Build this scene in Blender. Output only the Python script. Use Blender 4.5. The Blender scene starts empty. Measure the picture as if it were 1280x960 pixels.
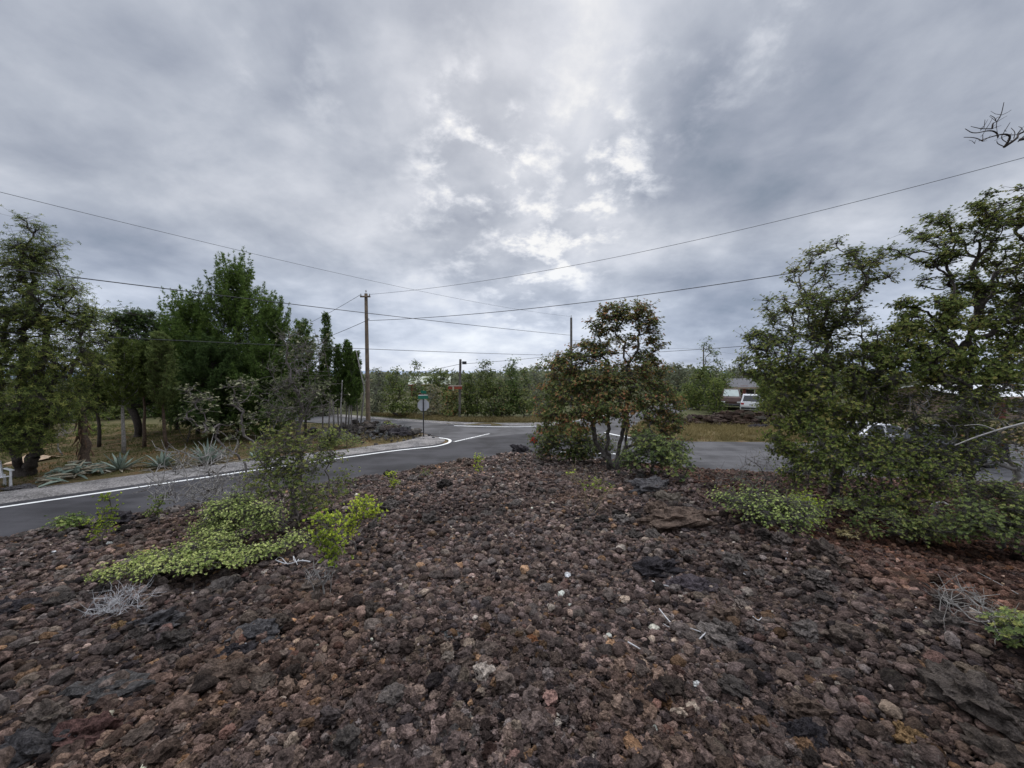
import bpy, math
import numpy as np
from mathutils import Vector
from mathutils.geometry import tessellate_polygon

rng = np.random.default_rng(7)
SC = bpy.context.scene
COL = SC.collection
CAM_Z = 4.2
FOC = 481.0            # focal length in pixels of the 1280 wide photograph
PITCH = math.atan(17 / FOC)
SUN_EL, SUN_AZ = math.radians(38), math.radians(-4)   # bright gap in the cloud, ahead of the viewer

# ------------------------------------------------------------------ helpers
def P(px, py, d):
    """world point seen at photo pixel (px, py) lying d metres ahead"""
    u, v = (px - 640) / FOC, (480 - py) / FOC
    c, s = math.cos(PITCH), math.sin(PITCH)
    y, z = c + v * s, -s + v * c
    return np.array([u / y * d, d, CAM_Z + z / y * d])

def X(px, d):
    return P(px, 463, d)[0]

def unit(a):
    return a / np.maximum(np.linalg.norm(a, axis=-1, keepdims=True), 1e-9)

def tag(o, label=None, cat=None, group=None, kind=None):
    if label: o["label"] = label
    if cat: o["category"] = cat
    if group: o["group"] = group
    if kind: o["kind"] = kind
    return o

def empty(name, loc, label=None, cat=None, group=None, rz=0.0):
    o = bpy.data.objects.new(name, None)
    COL.objects.link(o)
    o.location = [float(c) for c in loc]
    o.rotation_euler = (0, 0, rz)
    o.empty_display_size = 0.2
    return tag(o, label, cat, group)

def mesh(name, V, F, mat, parent=None, smooth=False, tint=None, origin=None):
    """one mesh object. V (n,3); F an (m,k) array or a list of such arrays; world coordinates, made local to the parent / origin"""
    V = np.asarray(V, np.float32)
    if not isinstance(F, list): F = [F]
    F = [np.asarray(f, np.int32) for f in F if len(f)]
    off = np.zeros(3)
    if parent is not None:
        q = parent
        while q is not None:
            off = off + np.array(q.location); q = q.parent
    elif origin is not None:
        off = np.asarray(origin, float)
    me = bpy.data.meshes.new(name)
    me.vertices.add(len(V))
    me.vertices.foreach_set("co", (V - off.astype(np.float32)).ravel())
    loops = np.concatenate([f.ravel() for f in F])
    tot = np.concatenate([np.full(len(f), f.shape[1], np.int32) for f in F])
    me.loops.add(len(loops)); me.loops.foreach_set("vertex_index", loops)
    me.polygons.add(len(tot))
    st = np.concatenate([[0], np.cumsum(tot)[:-1]]).astype(np.int32)
    me.polygons.foreach_set("loop_start", st)
    me.polygons.foreach_set("use_smooth", np.full(len(tot), smooth, bool))
    if tint is not None:
        tint = np.asarray(tint, np.float32)
        if tint.ndim == 1:
            a = me.attributes.new("tint", "FLOAT", "POINT"); a.data.foreach_set("value", tint)
        else:
            a = me.attributes.new("tint", "FLOAT_COLOR", "POINT")
            a.data.foreach_set("color", np.concatenate([tint, np.ones((len(tint), 1), np.float32)], 1).ravel())
    me.update(calc_edges=True)
    if isinstance(mat, (list, tuple)):
        for m_ in mat: me.materials.append(m_)
    else:
        me.materials.append(mat)
    o = bpy.data.objects.new(name, me)
    COL.objects.link(o)
    if parent is not None: o.parent = parent
    elif origin is not None: o.location = [float(c) for c in off]
    return o

class Buf:
    """collects shapes for ONE mesh"""
    def __init__(s): s.V, s.F, s.T, s.n = [], {}, [], 0
    def add(s, V, F, tint=None):
        V = np.asarray(V, float); F = np.asarray(F, np.int64)
        if len(V) == 0: return s
        s.V.append(V); s.F.setdefault(F.shape[1], []).append(F + s.n); s.n += len(V)
        s.T.append(np.full(len(V), 0.5) if tint is None else np.broadcast_to(tint, (len(V),)))
        return s
    def build(s, name, mat, parent=None, smooth=False, origin=None, tint=True):
        return mesh(name, np.concatenate(s.V), [np.concatenate(f) for f in s.F.values()], mat, parent, smooth,
                    np.concatenate(s.T) if tint else None, origin)
    # shapes
    def box(s, c, size, rz=0.0, bevel=0.0, taper=1.0, tint=None):
        c = np.asarray(c, float); h = np.asarray(size, float) / 2
        b = min(bevel, h.min() * .9)
        if b <= 0:
            v = np.array([[x, y, z] for z in (-1, 1) for y in (-1, 1) for x in (-1, 1)], float) * h
            v[4:, :2] *= taper
            f = [[0, 2, 3, 1], [4, 5, 7, 6], [0, 1, 5, 4], [2, 6, 7, 3], [0, 4, 6, 2], [1, 3, 7, 5]]
            v = rot_z(v, rz) + c
            return s.add(v, f, tint)
        # chamfered box: 24 vertices
        v, idx = [], {}
        for sx in (-1, 1):
            for sy in (-1, 1):
                for sz in (-1, 1):
                    for ax in range(3):
                        p = np.array([sx, sy, sz]) * h
                        for k in range(3):
                            if k != ax: p[k] -= (sx, sy, sz)[k] * b
                        if sz > 0: p[:2] *= taper
                        idx[(sx, sy, sz, ax)] = len(v); v.append(p)
        q, t = [], []
        S = (-1, 1)
        for ax in range(3):
            o1, o2 = [k for k in range(3) if k != ax]
            for sg in S:
                ring = []
                for a, bb in ((-1, -1), (1, -1), (1, 1), (-1, 1)):
                    sgn = [0, 0, 0]; sgn[ax] = sg; sgn[o1] = a; sgn[o2] = bb
                    ring.append(idx[(*sgn, ax)])
                q.append(ring)
            for a in S:
                for bb in S:
                    s0 = [0, 0, 0]; s0[o1] = a; s0[o2] = bb
                    lo, hi = list(s0), list(s0); lo[ax] = -1; hi[ax] = 1
                    q.append([idx[(*lo, o1)], idx[(*hi, o1)], idx[(*hi, o2)], idx[(*lo, o2)]])
        for sx in S:
            for sy in S:
                for sz in S:
                    t.append([idx[(sx, sy, sz, 0)], idx[(sx, sy, sz, 1)], idx[(sx, sy, sz, 2)]])
        v = rot_z(np.array(v), rz) + c
        n = s.n
        s.add(v, q, tint)
        s.F.setdefault(3, []).append(np.array(t) + n)
        return s
    def tube(s, pts, radii, sides=8, tint=None, caps=True):
        V, F = tubes(np.asarray(pts, float)[None], np.broadcast_to(np.asarray(radii, float), (1, len(pts))), sides)
        n = s.n
        s.add(V, F, tint)
        if caps:
            k = len(pts)
            s.F.setdefault(sides, []).append(np.array([list(range(sides))[::-1], list(range((k - 1) * sides, k * sides))]) + n)
        return s
    def prism(s, poly, axis, lo, hi, tint=None):
        """poly: 2-D outline (list) extruded along axis 0/1/2 from lo to hi; the other two axes in cyclic ascending order"""
        poly = np.asarray(poly, float); k = len(poly)
        o = [a for a in range(3) if a != axis]
        v = np.zeros((2 * k, 3)); v[:k, o[0]] = v[k:, o[0]] = poly[:, 0]; v[:k, o[1]] = v[k:, o[1]] = poly[:, 1]
        v[:k, axis] = lo; v[k:, axis] = hi
        n = s.n
        s.add(v, [[i, (i + 1) % k, k + (i + 1) % k, k + i] for i in range(k)], tint)
        tri = tessellate_polygon([[Vector((p[0], p[1], 0)) for p in poly]])
        tri = np.array([list(t) for t in tri])
        s.F.setdefault(3, []).append(np.concatenate([tri, tri + k]) + n)
        return s

def rot_z(v, a):
    c, s_ = math.cos(a), math.sin(a)
    return v @ np.array([[c, s_, 0], [-s_, c, 0], [0, 0, 1]])

def tubes(Pn, R, sides):
    """Pn (E,K,3), R (E,K): E tubes of K rings"""
    Pn = np.asarray(Pn, float); E, K, _ = Pn.shape
    ch = unit(Pn[:, -1] - Pn[:, 0])
    ref = np.where(np.abs(ch[:, 2:3]) < .9, np.array([[0, 0, 1.]]), np.array([[1., 0, 0]]))
    a = unit(np.cross(ch, ref)); b = np.cross(ch, a)
    an = np.arange(sides) * 2 * math.pi / sides
    ring = np.cos(an)[None, :, None] * a[:, None] + np.sin(an)[None, :, None] * b[:, None]       # E,S,3
    V = Pn[:, :, None] + R[:, :, None, None] * ring[:, None]                                     # E,K,S,3
    i = np.arange(E)[:, None, None] * K * sides + np.arange(K - 1)[None, :, None] * sides
    j = np.arange(sides)[None, None]; j2 = (j + 1) % sides
    F = np.stack([i + j, i + j2, i + sides + j2, i + sides + j], -1).reshape(-1, 4)
    return V.reshape(-1, 3), F

def vnoise(p, seed=0):
    """value noise, p (n,2or3) -> -1..1"""
    p = np.asarray(p, float)
    if p.shape[1] == 2: p = np.concatenate([p, np.zeros((len(p), 1))], 1)
    i = np.floor(p).astype(np.int64); f = p - i; f = f * f * (3 - 2 * f)
    def h(ix, iy, iz):
        n = (ix * 374761393 + iy * 668265263 + iz * 2147483647 + seed * 974711) & 0xffffffff
        n = ((n ^ (n >> 13)) * 1274126177) & 0xffffffff
        return ((n ^ (n >> 16)) & 0xffff) / 32767.5 - 1
    r = 0
    for dx in (0, 1):
        for dy in (0, 1):
            for dz in (0, 1):
                w = (f[:, 0] if dx else 1 - f[:, 0]) * (f[:, 1] if dy else 1 - f[:, 1]) * (f[:, 2] if dz else 1 - f[:, 2])
                r = r + w * h(i[:, 0] + dx, i[:, 1] + dy, i[:, 2] + dz)
    return r

def fbm(p, oct=4, seed=0):
    r, a = 0, .5
    p = np.asarray(p, float)
    for o in range(oct):
        r = r + a * vnoise(p, seed + o * 17); p = p * 2.03; a *= .5
    return r

def smooth(x, a, b):
    t = np.clip((x - a) / (b - a), 0, 1)
    return t * t * (3 - 2 * t)

# ------------------------------------------------------------------ materials
def mat_new(name):
    m = bpy.data.materials.new(name); m.use_nodes = True
    nt = m.node_tree; b = nt.nodes["Principled BSDF"]
    return m, nt, b

def N(nt, typ, **kw):
    n = nt.nodes.new(typ)
    for k, v in kw.items():
        if k == "ins":
            for kk, vv in v.items(): n.inputs[kk].default_value = vv
        else: setattr(n, k, v)
    return n

def ramp(nt, stops, fac):
    r = nt.nodes.new("ShaderNodeValToRGB"); e = r.color_ramp.elements
    while len(e) < len(stops): e.new(0.5)
    for el, (p, c) in zip(e, stops): el.position = p; el.color = (*c, 1)
    nt.links.new(fac, r.inputs[0]); return r

def simple_mat(name, col, rough=.6, metal=0, var=.25, scale=8, bump=0, bscale=40, col2=None, spec=.5):
    m, nt, b = mat_new(name)
    tc = N(nt, "ShaderNodeTexCoord")
    no = N(nt, "ShaderNodeTexNoise", ins={"Scale": scale, "Detail": 6})
    nt.links.new(tc.outputs["Object"], no.inputs["Vector"])
    c2 = col2 if col2 else tuple(c * (1 - var) for c in col)
    r = ramp(nt, [(.35, c2), (.65, col)], no.outputs[0])
    nt.links.new(r.outputs[0], b.inputs["Base Color"])
    b.inputs["Roughness"].default_value = rough; b.inputs["Metallic"].default_value = metal
    b.inputs["Specular IOR Level"].default_value = spec
    if bump:
        n2 = N(nt, "ShaderNodeTexNoise", ins={"Scale": bscale, "Detail": 8})
        nt.links.new(tc.outputs["Object"], n2.inputs["Vector"])
        bp = N(nt, "ShaderNodeBump", ins={"Strength": bump, "Distance": .02})
        nt.links.new(n2.outputs[0], bp.inputs["Height"]); nt.links.new(bp.outputs[0], b.inputs["Normal"])
    return m

def leaf_mat(name, stops, trans=.38, rough=.55):
    m, nt, b = mat_new(name)
    at = N(nt, "ShaderNodeAttribute", attribute_name="tint")
    r = ramp(nt, stops, at.outputs["Fac"])
    b.inputs["Roughness"].default_value = .75; b.inputs["Specular IOR Level"].default_value = .10
    nt.links.new(r.outputs[0], b.inputs["Base Color"])
    t = N(nt, "ShaderNodeBsdfTranslucent"); nt.links.new(r.outputs[0], t.inputs[0])
    mx = N(nt, "ShaderNodeMixShader", ins={0: trans})
    nt.links.new(b.outputs[0], mx.inputs[1]); nt.links.new(t.outputs[0], mx.inputs[2])
    nt.links.new(mx.outputs[0], nt.nodes["Material Output"].inputs[0])
    return m
ZENITH = 5.2
ROCK_GAIN = 1.42
# soft patches of the cloud deck: photo direction they lie in, radius, brighter (+) or darker (-)
CLOUD_SPOTS = [(620, 170, 260, .04), (690, 100, 170, .02), (680, 270, 110, .07), (830, 60, 170, .10), (560, 440, 330, .10), (980, 250, 130, .12), (740, 425, 160, .08),
               (900, 160, 160, -.15), (870, 230, 100, -.05), (1060, 130, 220, -.13), (590, 320, 75, -.18), (700, 345, 70, -.14), (840, 310, 130, -.08),
               (300, 200, 240, -.12), (460, 50, 190, -.15), (230, 330, 200, -.04), (800, 400, 110, -.09), (930, 380, 90, -.07), (80, 60, 260, .07), (330, 60, 60, .05), (1240, 40, 160, .05)]
CLOUD_GAPS = [(585, 190, 85, .50), (650, 80, 120, .12), (690, 270, 100, .38), (800, 170, 95, .26), (640, 190, 260, .04), (660, 350, 90, .20), (360, 100, 80, .16), (770, 230, 60, .20), (930, 50, 100, .2), (540, 300, 60, .2)]
LEAF_GAIN = 2.7
# ------------------------------------------------------------------ camera, render settings
cam_d = bpy.data.cameras.new("camera"); cam = bpy.data.objects.new("camera", cam_d); COL.objects.link(cam)
cam.location = (0, 0, CAM_Z); cam.rotation_euler = (math.pi / 2 - PITCH, 0, 0)
cam_d.sensor_fit = "HORIZONTAL"; cam_d.sensor_width = 36; cam_d.lens = 36 * FOC / 1280
cam_d.clip_start = .05; cam_d.clip_end = 60000
SC.camera = cam
SC.view_settings.view_transform = "Standard"; SC.view_settings.look = "None"
SC.view_settings.gamma = 1; SC.view_settings.exposure = 0; SC.view_settings.use_curve_mapping = False
SC.cycles.max_bounces = 5; SC.cycles.diffuse_bounces = 3; SC.cycles.transmission_bounces = 3; SC.cycles.glossy_bounces = 2
SC.cycles.transparent_max_bounces = 4

# ------------------------------------------------------------------ sky: a broken overcast over a Nishita sky
W = bpy.data.worlds.new("World"); SC.world = W; W.use_nodes = True
nt = W.node_tree; bg = nt.nodes["Background"]
bg.inputs["Strength"].default_value = .1
L = nt.links.new
tc = N(nt, "ShaderNodeTexCoord")
def M(op, a, b=None, c=None, clamp=False):
    n = nt.nodes.new("ShaderNodeMath"); n.operation = op; n.use_clamp = clamp
    for i, q in enumerate((a, b, c)):
        if q is None: continue
        if isinstance(q, (int, float)): n.inputs[i].default_value = q
        else: L(q, n.inputs[i])
    return n.outputs[0]
def VM(op, a, b=None):
    n = nt.nodes.new("ShaderNodeVectorMath"); n.operation = op
    for i, q in enumerate((a, b)):
        if q is None: continue
        if isinstance(q, tuple): n.inputs[i].default_value = q
        else: L(q, n.inputs[i])
    return n
direc = VM("NORMALIZE", tc.outputs["Generated"]).outputs[0]
sx = N(nt, "ShaderNodeSeparateXYZ"); L(direc, sx.inputs[0])
zc = M("MAXIMUM", sx.outputs[2], 0.0)
den = M("ADD", zc, .34)
plane = N(nt, "ShaderNodeCombineXYZ"); L(M("DIVIDE", sx.outputs[0], den), plane.inputs[0]); L(M("DIVIDE", sx.outputs[1], den), plane.inputs[1])
def noise(vec, scale, detail=6, rough=.55, dist=0.0, loc=(0, 0, 0)):
    mp = N(nt, "ShaderNodeMapping"); mp.inputs["Location"].default_value = loc; L(vec, mp.inputs[0])
    n = N(nt, "ShaderNodeTexNoise", ins={"Scale": scale, "Detail": detail, "Roughness": rough, "Distortion": dist}); L(mp.outputs[0], n.inputs["Vector"])
    return n
wn = noise(plane.outputs[0], 2.2, 5, .6)
warp = VM("SCALE", VM("SUBTRACT", wn.outputs["Color"], (.5, .5, .5)).outputs[0]); warp.inputs["Scale"].default_value = .20
wdir = VM("NORMALIZE", VM("ADD", direc, warp.outputs[0]).outputs[0]).outputs[0]
def spot(px, py, rad_px):
    """soft round patch of the cloud deck around a compass direction"""
    d = P(px, py, 1.0) - np.array([0, 0, CAM_Z]); c2 = 1 + (d[0] ** 2 + d[2] ** 2); d = d / np.linalg.norm(d)
    ang = rad_px / FOC / c2 ** .75
    dt = VM("DOT_PRODUCT", wdir, tuple(float(q) for q in d)).outputs["Value"]
    mr = N(nt, "ShaderNodeMapRange", interpolation_type="SMOOTHERSTEP"); L(dt, mr.inputs[0])
    mr.inputs[1].default_value = math.cos(ang * 1.25); mr.inputs[2].default_value = 1.0
    return mr.outputs[0]
n1 = noise(plane.outputs[0], 1.3, 6, .52, .3, (3.1, .7, 0))
n2 = noise(plane.outputs[0], 4.2, 7, .56, .15, (1.7, 4.2, 0))
val = M("MULTIPLY_ADD", n1.outputs[0], 1.02, .028)
val = M("ADD", val, M("MULTIPLY_ADD", n2.outputs[0], .60, -.30))
for px, py, r, amt in CLOUD_SPOTS:
    val = M("MULTIPLY_ADD", spot(px, py, r), amt, val)
# ragged bright openings round the thin part of the deck
rag = N(nt, "ShaderNodeMapRange", interpolation_type="SMOOTHSTEP"); L(noise(plane.outputs[0], 5.6, 8, .60, .1, (.3, 2.0, 0)).outputs[0], rag.inputs[0])
rag.inputs[1].default_value = .46; rag.inputs[2].default_value = .70
for px, py, r, amt in CLOUD_GAPS:
    val = M("MULTIPLY_ADD", M("MULTIPLY", rag.outputs[0], spot(px, py, r)), amt, val)
# horizon layer: pale bands close above the horizon
hb = N(nt, "ShaderNodeMapRange", interpolation_type="SMOOTHSTEP"); L(sx.outputs[2], hb.inputs[0])
hb.inputs[1].default_value = .22; hb.inputs[2].default_value = .03
val = M("MULTIPLY_ADD", hb.outputs[0], .07, val)
cr = ramp(nt, [(.16, (.225, .27, .345)), (.35, (.35, .385, .465)), (.52, (.49, .525, .60)), (.70, (.69, .715, .78)), (.95, (.97, .965, .96))], val)
# bluish clear air low down
low = N(nt, "ShaderNodeMapRange", interpolation_type="SMOOTHSTEP"); L(sx.outputs[2], low.inputs[0])
low.inputs[1].default_value = .34; low.inputs[2].default_value = .02
mixb = N(nt, "ShaderNodeMixRGB", blend_type="MULTIPLY"); L(low.outputs[0], mixb.inputs[0]); L(cr.outputs[0], mixb.inputs[1]); mixb.inputs[2].default_value = (.93, 1.0, 1.11, 1)
# an overcast is brightest overhead
zen = N(nt, "ShaderNodeMapRange", interpolation_type="SMOOTHSTEP"); L(sx.outputs[2], zen.inputs[0])
zen.inputs[1].default_value = .70; zen.inputs[2].default_value = .93; zen.inputs[3].default_value = 1.0; zen.inputs[4].default_value = ZENITH
sc1 = VM("SCALE", mixb.outputs[0]); L(M("MULTIPLY", zen.outputs[0], 9.3), sc1.inputs["Scale"])
sky = N(nt, "ShaderNodeTexSky", sky_type="NISHITA", sun_disc=False, sun_elevation=SUN_EL, sun_rotation=SUN_AZ)
sc2 = VM("SCALE", sky.outputs[0]); sc2.inputs["Scale"].default_value = .05
L(VM("ADD", sc1.outputs[0], sc2.outputs[0]).outputs[0], bg.inputs["Color"])

sun_d = bpy.data.lights.new("sun", "SUN"); sun_d.energy = 1.5; sun_d.angle = math.radians(12); sun_d.color = (1, .95, .88)
sun = bpy.data.objects.new("sun", sun_d); COL.objects.link(sun)
sd = Vector((math.sin(SUN_AZ) * math.cos(SUN_EL), math.cos(SUN_AZ) * math.cos(SUN_EL), math.sin(SUN_EL)))
sun.rotation_euler = (-sd).to_track_quat("-Z", "Y").to_euler(); sun.location = (0, 0, 40)

# ------------------------------------------------------------------ terrain
def chaikin(p, n=2):
    p = np.asarray(p, float)
    for _ in range(n):
        q = np.empty((2 * len(p), p.shape[1])); q[0] = p[0]; q[-1] = p[-1]
        q[1:-1:2] = .75 * p[:-1] + .25 * p[1:]; q[2:-1:2] = .25 * p[:-1] + .75 * p[1:]
        p = q
    return p
# near edge of the asphalt in plan (x, y): the lava bank stops here
EDGE = chaikin([(-60, -35), (-21, -.4), (-12, 7.6), (-5.9, 13), (-2.4, 16.1), (-.3, 17.6), (1.6, 17.7), (3.6, 16.9), (7, 15.9), (11, 15.1), (18, 14), (45, 9.5)], 2)

def edge_dist(x, y):
    """signed distance to the near asphalt edge, positive on the lava side"""
    p = np.stack([x, y], -1); best = np.full(len(p), 1e9); sg = np.ones(len(p))
    for a, b in zip(EDGE[:-1], EDGE[1:]):
        ab = b - a; t = np.clip(((p - a) @ ab) / (ab @ ab), 0, 1)
        q = p - (a + t[:, None] * ab); d = (q ** 2).sum(1)
        cr = ab[0] * q[:, 1] - ab[1] * q[:, 0]
        m = d < best - 1e-9; best[m] = d[m]; sg[m] = np.where(cr[m] < 0, 1, -1)
    return np.sqrt(best) * sg

RN, RD = None, None
def in_poly(x, y, poly):
    r = np.zeros(len(x), bool); n = len(poly)
    for i in range(n):
        (x1, y1), (x2, y2) = poly[i], poly[(i + 1) % n]
        c = (y1 > y) != (y2 > y)
        with np.errstate(divide="ignore", invalid="ignore"):
            r ^= c & (x < (x2 - x1) * (y - y1) / (y2 - y1 + 1e-12) + x1)
    return r

LINE = np.array([(-40, -9.9), (-23, 5.1), (-15.6, 11.7), (-10.8, 16.1), (-6.3, 19.9), (-5.2, 20.6)])
LD = unit(np.array([.747, .663])); LNV = np.array([-LD[1], LD[0]])       # along and away from the first road
ROAD_MAIN = [tuple(p) for p in np.concatenate([[(-40, -9.9) + LNV * .55], [LINE[1] + LNV * .55, LINE[2] + LNV * .55, LINE[3] + LNV * .5, LINE[4] + LNV * .45],
             [(-4.6, 21.5), (-3.5, 22.5), (-1.4, 24.2), (1.2, 25.6), (3.4, 25.4), (5.2, 23.6), (5.6, 20), (5.0, 16.5)], EDGE[::-1][[i for i in range(len(EDGE)) if EDGE[::-1][i][0] < 4.6]] - np.array([[.0, .0]])])]
ROAD_CROSS = [(-2.4, 16.3), (-.3, 17.3), (1.6, 17.5), (3.6, 16.7), (7, 15.7), (11, 14.9), (18, 13.8), (60, 6.5), (60, 20), (30, 21.8), (18, 22.3), (10.5, 22.6), (8.2, 23.4), (7.2, 25.2), (8.4, 28),
              (30, 54), (26, 57), (6.6, 33.6), (4, 30.4), (1.2, 29), (-4, 29.6), (-11.6, 33.2), (-40, 47), (-42, 42), (-12, 29.2), (-8, 27), (-5.2, 24.8), (-4, 23.6), (-3.6, 22.2)]

def H(x, y):
    x = np.atleast_1d(np.asarray(x, float)); y = np.atleast_1d(np.asarray(y, float))
    ed = edge_dist(x, y)
    ax = np.sqrt(x * x + .6)
    base = 2.62 - .105 * np.maximum(y, -3) - .066 * ax + .10 * fbm(np.stack([x, y], -1) * .33, 3, 3) + .13 * fbm(np.stack([x, y], -1) * 1.1, 3, 5)
    base = np.maximum(base, .35)
    # hump of clinker right of the middle, hollow behind it
    base = base + .20 * np.exp(-(((x - 3.1) / 1.3) ** 2 + ((y - 7.2) / 2.0) ** 2)) - .22 * np.exp(-(((x - 6.6) / 2.2) ** 2 + ((y - 6.6) / 2.5) ** 2)) \
                - .15 * np.exp(-(((x + 3.3) / .5) ** 2 + ((y - 4.05) / .3) ** 2))
    base = base + .24 * np.exp(-((x - 3.0 - .05 * y) / .75) ** 2) * smooth(y, 1.2, 2.6) * (1 - smooth(y, 8.5, 10.5)) * (1 + .9 * fbm(np.stack([x, y], -1) * 1.6, 3, 41)) - .30 * smooth(x, 3.7, 5.4) * (1 - smooth(y, 7, 11)) * (1 - smooth(x, 10, 14))
    bank = smooth(ed, -.05, .45) * (.42 + .58 * smooth(ed, .2, 3.6))
    lava = base * bank
    # everything beyond the roads
    r = np.hypot(x, y)
    yard = .14 * fbm(np.stack([x, y], -1) * .25, 3, 9) + .05
    side = (x + 15.6) * LNV[0] + (y - 11.7) * LNV[1]                      # distance beyond the first road's white line
    yard = yard * smooth(side, 2.2, 4.5)
    yard = yard + .5 * np.exp(-(((x + 9.4) / 2.2) ** 2 + ((y - 25.3) / 1.7) ** 2)) * (1 + .5 * fbm(np.stack([x, y], -1) * 2.2, 3, 2))
    yard = yard + .16 * smooth(x, 8.5, 10.5) * smooth(y, 23.0, 24.5) + .55 * np.exp(-(((x - 17.2) / 3.4) ** 2 + ((y - 29.0) / .9) ** 2)) * smooth(y, 25, 27)
    yard = yard - .018 * np.maximum(r - 70, 0)
    far = np.where(ed < .4, yard, 0)
    rd = in_poly(x, y, ROAD_MAIN) | in_poly(x, y, ROAD_CROSS)
    h = np.where(ed > -.05, lava, far)
    # keep the sheet just under the asphalt (also a little beside it)
    return np.where(rd, -.06, np.where(ed > -.05, h, h - .03))

def Hz(x, y): return float(H([x], [y])[0])
def G(px, d, dz=0.0):
    """ground point in photo column px at depth d"""
    x = X(px, d); return np.array([x, d, Hz(x, d) + dz])

# ground sheet: polar, finest where the viewer stands
az = np.concatenate([np.linspace(-70, 70, 620), np.linspace(74, 286, 54)]) * math.pi / 180
rr = np.concatenate([np.geomspace(.25, 60, 400), np.geomspace(64, 900, 36)])
A, R = np.meshgrid(az, rr)
gx, gy = (R * np.sin(A)).ravel(), (R * np.cos(A)).ravel()
gz = H(gx, gy)
ed = edge_dist(gx, gy)
near = (gx ** 2 + gy ** 2 < 600) & (ed > 0)
gz[near] += .03 * fbm(np.stack([gx, gy], -1)[near] * 5, 3, 12)
na = len(az); nr = len(rr)
i = (np.arange(nr - 1)[:, None] * na + np.arange(na)[None]); i2 = np.arange(nr - 1)[:, None] * na + (np.arange(na)[None] + 1) % na
F = np.stack([i, i2, i2 + na, i + na], -1).reshape(-1, 4)
cen = np.arange(na); V = np.stack([gx, gy, gz], -1)
V = np.concatenate([V, [[0, 0, Hz(0, 0)]]])
cap = np.stack([(cen + 1) % na, cen, np.full(na, len(V) - 1)], -1)
# what covers the ground: 0 lava, 1 yard soil and dry grass, 2 scrub
cover = np.stack([np.where(ed > -.1, 1.0, 0), np.exp(-(((gx + 9.4) / 2.6) ** 2 + ((gy - 25.3) / 2.2) ** 2) ** 2), smooth(gy, 24, 36)], -1)
cover[:, 1] = np.maximum(cover[:, 1], np.exp(-(((gx - 17.2) / 3.6) ** 2 + ((gy - 29.0) / 1.0) ** 2) ** 2))
cover = np.concatenate([cover, [[1, 0, 0]]])
m, nt, b = mat_new("ground_soil")
tc = N(nt, "ShaderNodeTexCoord"); at = N(nt, "ShaderNodeAttribute", attribute_name="tint")
sp = N(nt, "ShaderNodeSeparateColor"); nt.links.new(at.outputs["Color"], sp.inputs[0])
na_ = N(nt, "ShaderNodeTexNoise", ins={"Scale": .9, "Detail": 8, "Roughness": .65}); nt.links.new(tc.outputs["Object"], na_.inputs["Vector"])
nb_ = N(nt, "ShaderNodeTexNoise", ins={"Scale": 14, "Detail": 8, "Roughness": .7}); nt.links.new(tc.outputs["Object"], nb_.inputs["Vector"])
lava_c = ramp(nt, [(.3, (.022, .017, .016)), (.6, (.055, .042, .038)), (.75, (.085, .052, .034))], nb_.outputs[0])
soil = ramp(nt, [(.32, (.062, .060, .022)), (.44, (.105, .085, .038)), (.54, (.13, .095, .05)), (.66, (.17, .085, .035))], na_.outputs[0])
mott = N(nt, "ShaderNodeMixRGB", blend_type="OVERLAY", ins={0: .7}); nt.links.new(soil.outputs[0], mott.inputs[1]); nt.links.new(nb_.outputs[0], mott.inputs[2])
scrub = ramp(nt, [(.35, (.035, .045, .02)), (.6, (.10, .095, .045))], nb_.outputs[0])
m1 = N(nt, "ShaderNodeMixRGB"); nt.links.new(sp.outputs[2], m1.inputs[0]); nt.links.new(mott.outputs[0], m1.inputs[1]); nt.links.new(scrub.outputs[0], m1.inputs[2])
mxx = N(nt, "ShaderNodeMath", operation="MAXIMUM"); nt.links.new(sp.outputs[0], mxx.inputs[0]); nt.links.new(sp.outputs[1], mxx.inputs[1])
m2 = N(nt, "ShaderNodeMixRGB"); nt.links.new(mxx.outputs[0], m2.inputs[0]); nt.links.new(m1.outputs[0], m2.inputs[1]); nt.links.new(lava_c.outputs[0], m2.inputs[2])
nt.links.new(m2.outputs[0], b.inputs["Base Color"]); b.inputs["Roughness"].default_value = .95; b.inputs["Specular IOR Level"].default_value = .1
bp = N(nt, "ShaderNodeBump", ins={"Strength": .8, "Distance": .04}); nt.links.new(nb_.outputs[0], bp.inputs["Height"]); nt.links.new(bp.outputs[0], b.inputs["Normal"])
tag(mesh("ground", V, [F, cap], m, smooth=True, tint=cover), kind="structure")

# sea far below the horizon of the plain
k = 64; an = np.arange(k) * 2 * math.pi / k
V = np.concatenate([np.stack([850 * np.cos(an), 850 * np.sin(an), np.full(k, -42)], -1), np.stack([40000 * np.cos(an), 40000 * np.sin(an), np.full(k, -42)], -1)])
i = np.arange(k); F = np.stack([i, (i + 1) % k, k + (i + 1) % k, k + i], -1)
sea_m = simple_mat("sea_water", (.10, .19, .33), .35, var=.15, scale=.002)
tag(mesh("ocean", V, F, sea_m), kind="structure")

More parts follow.
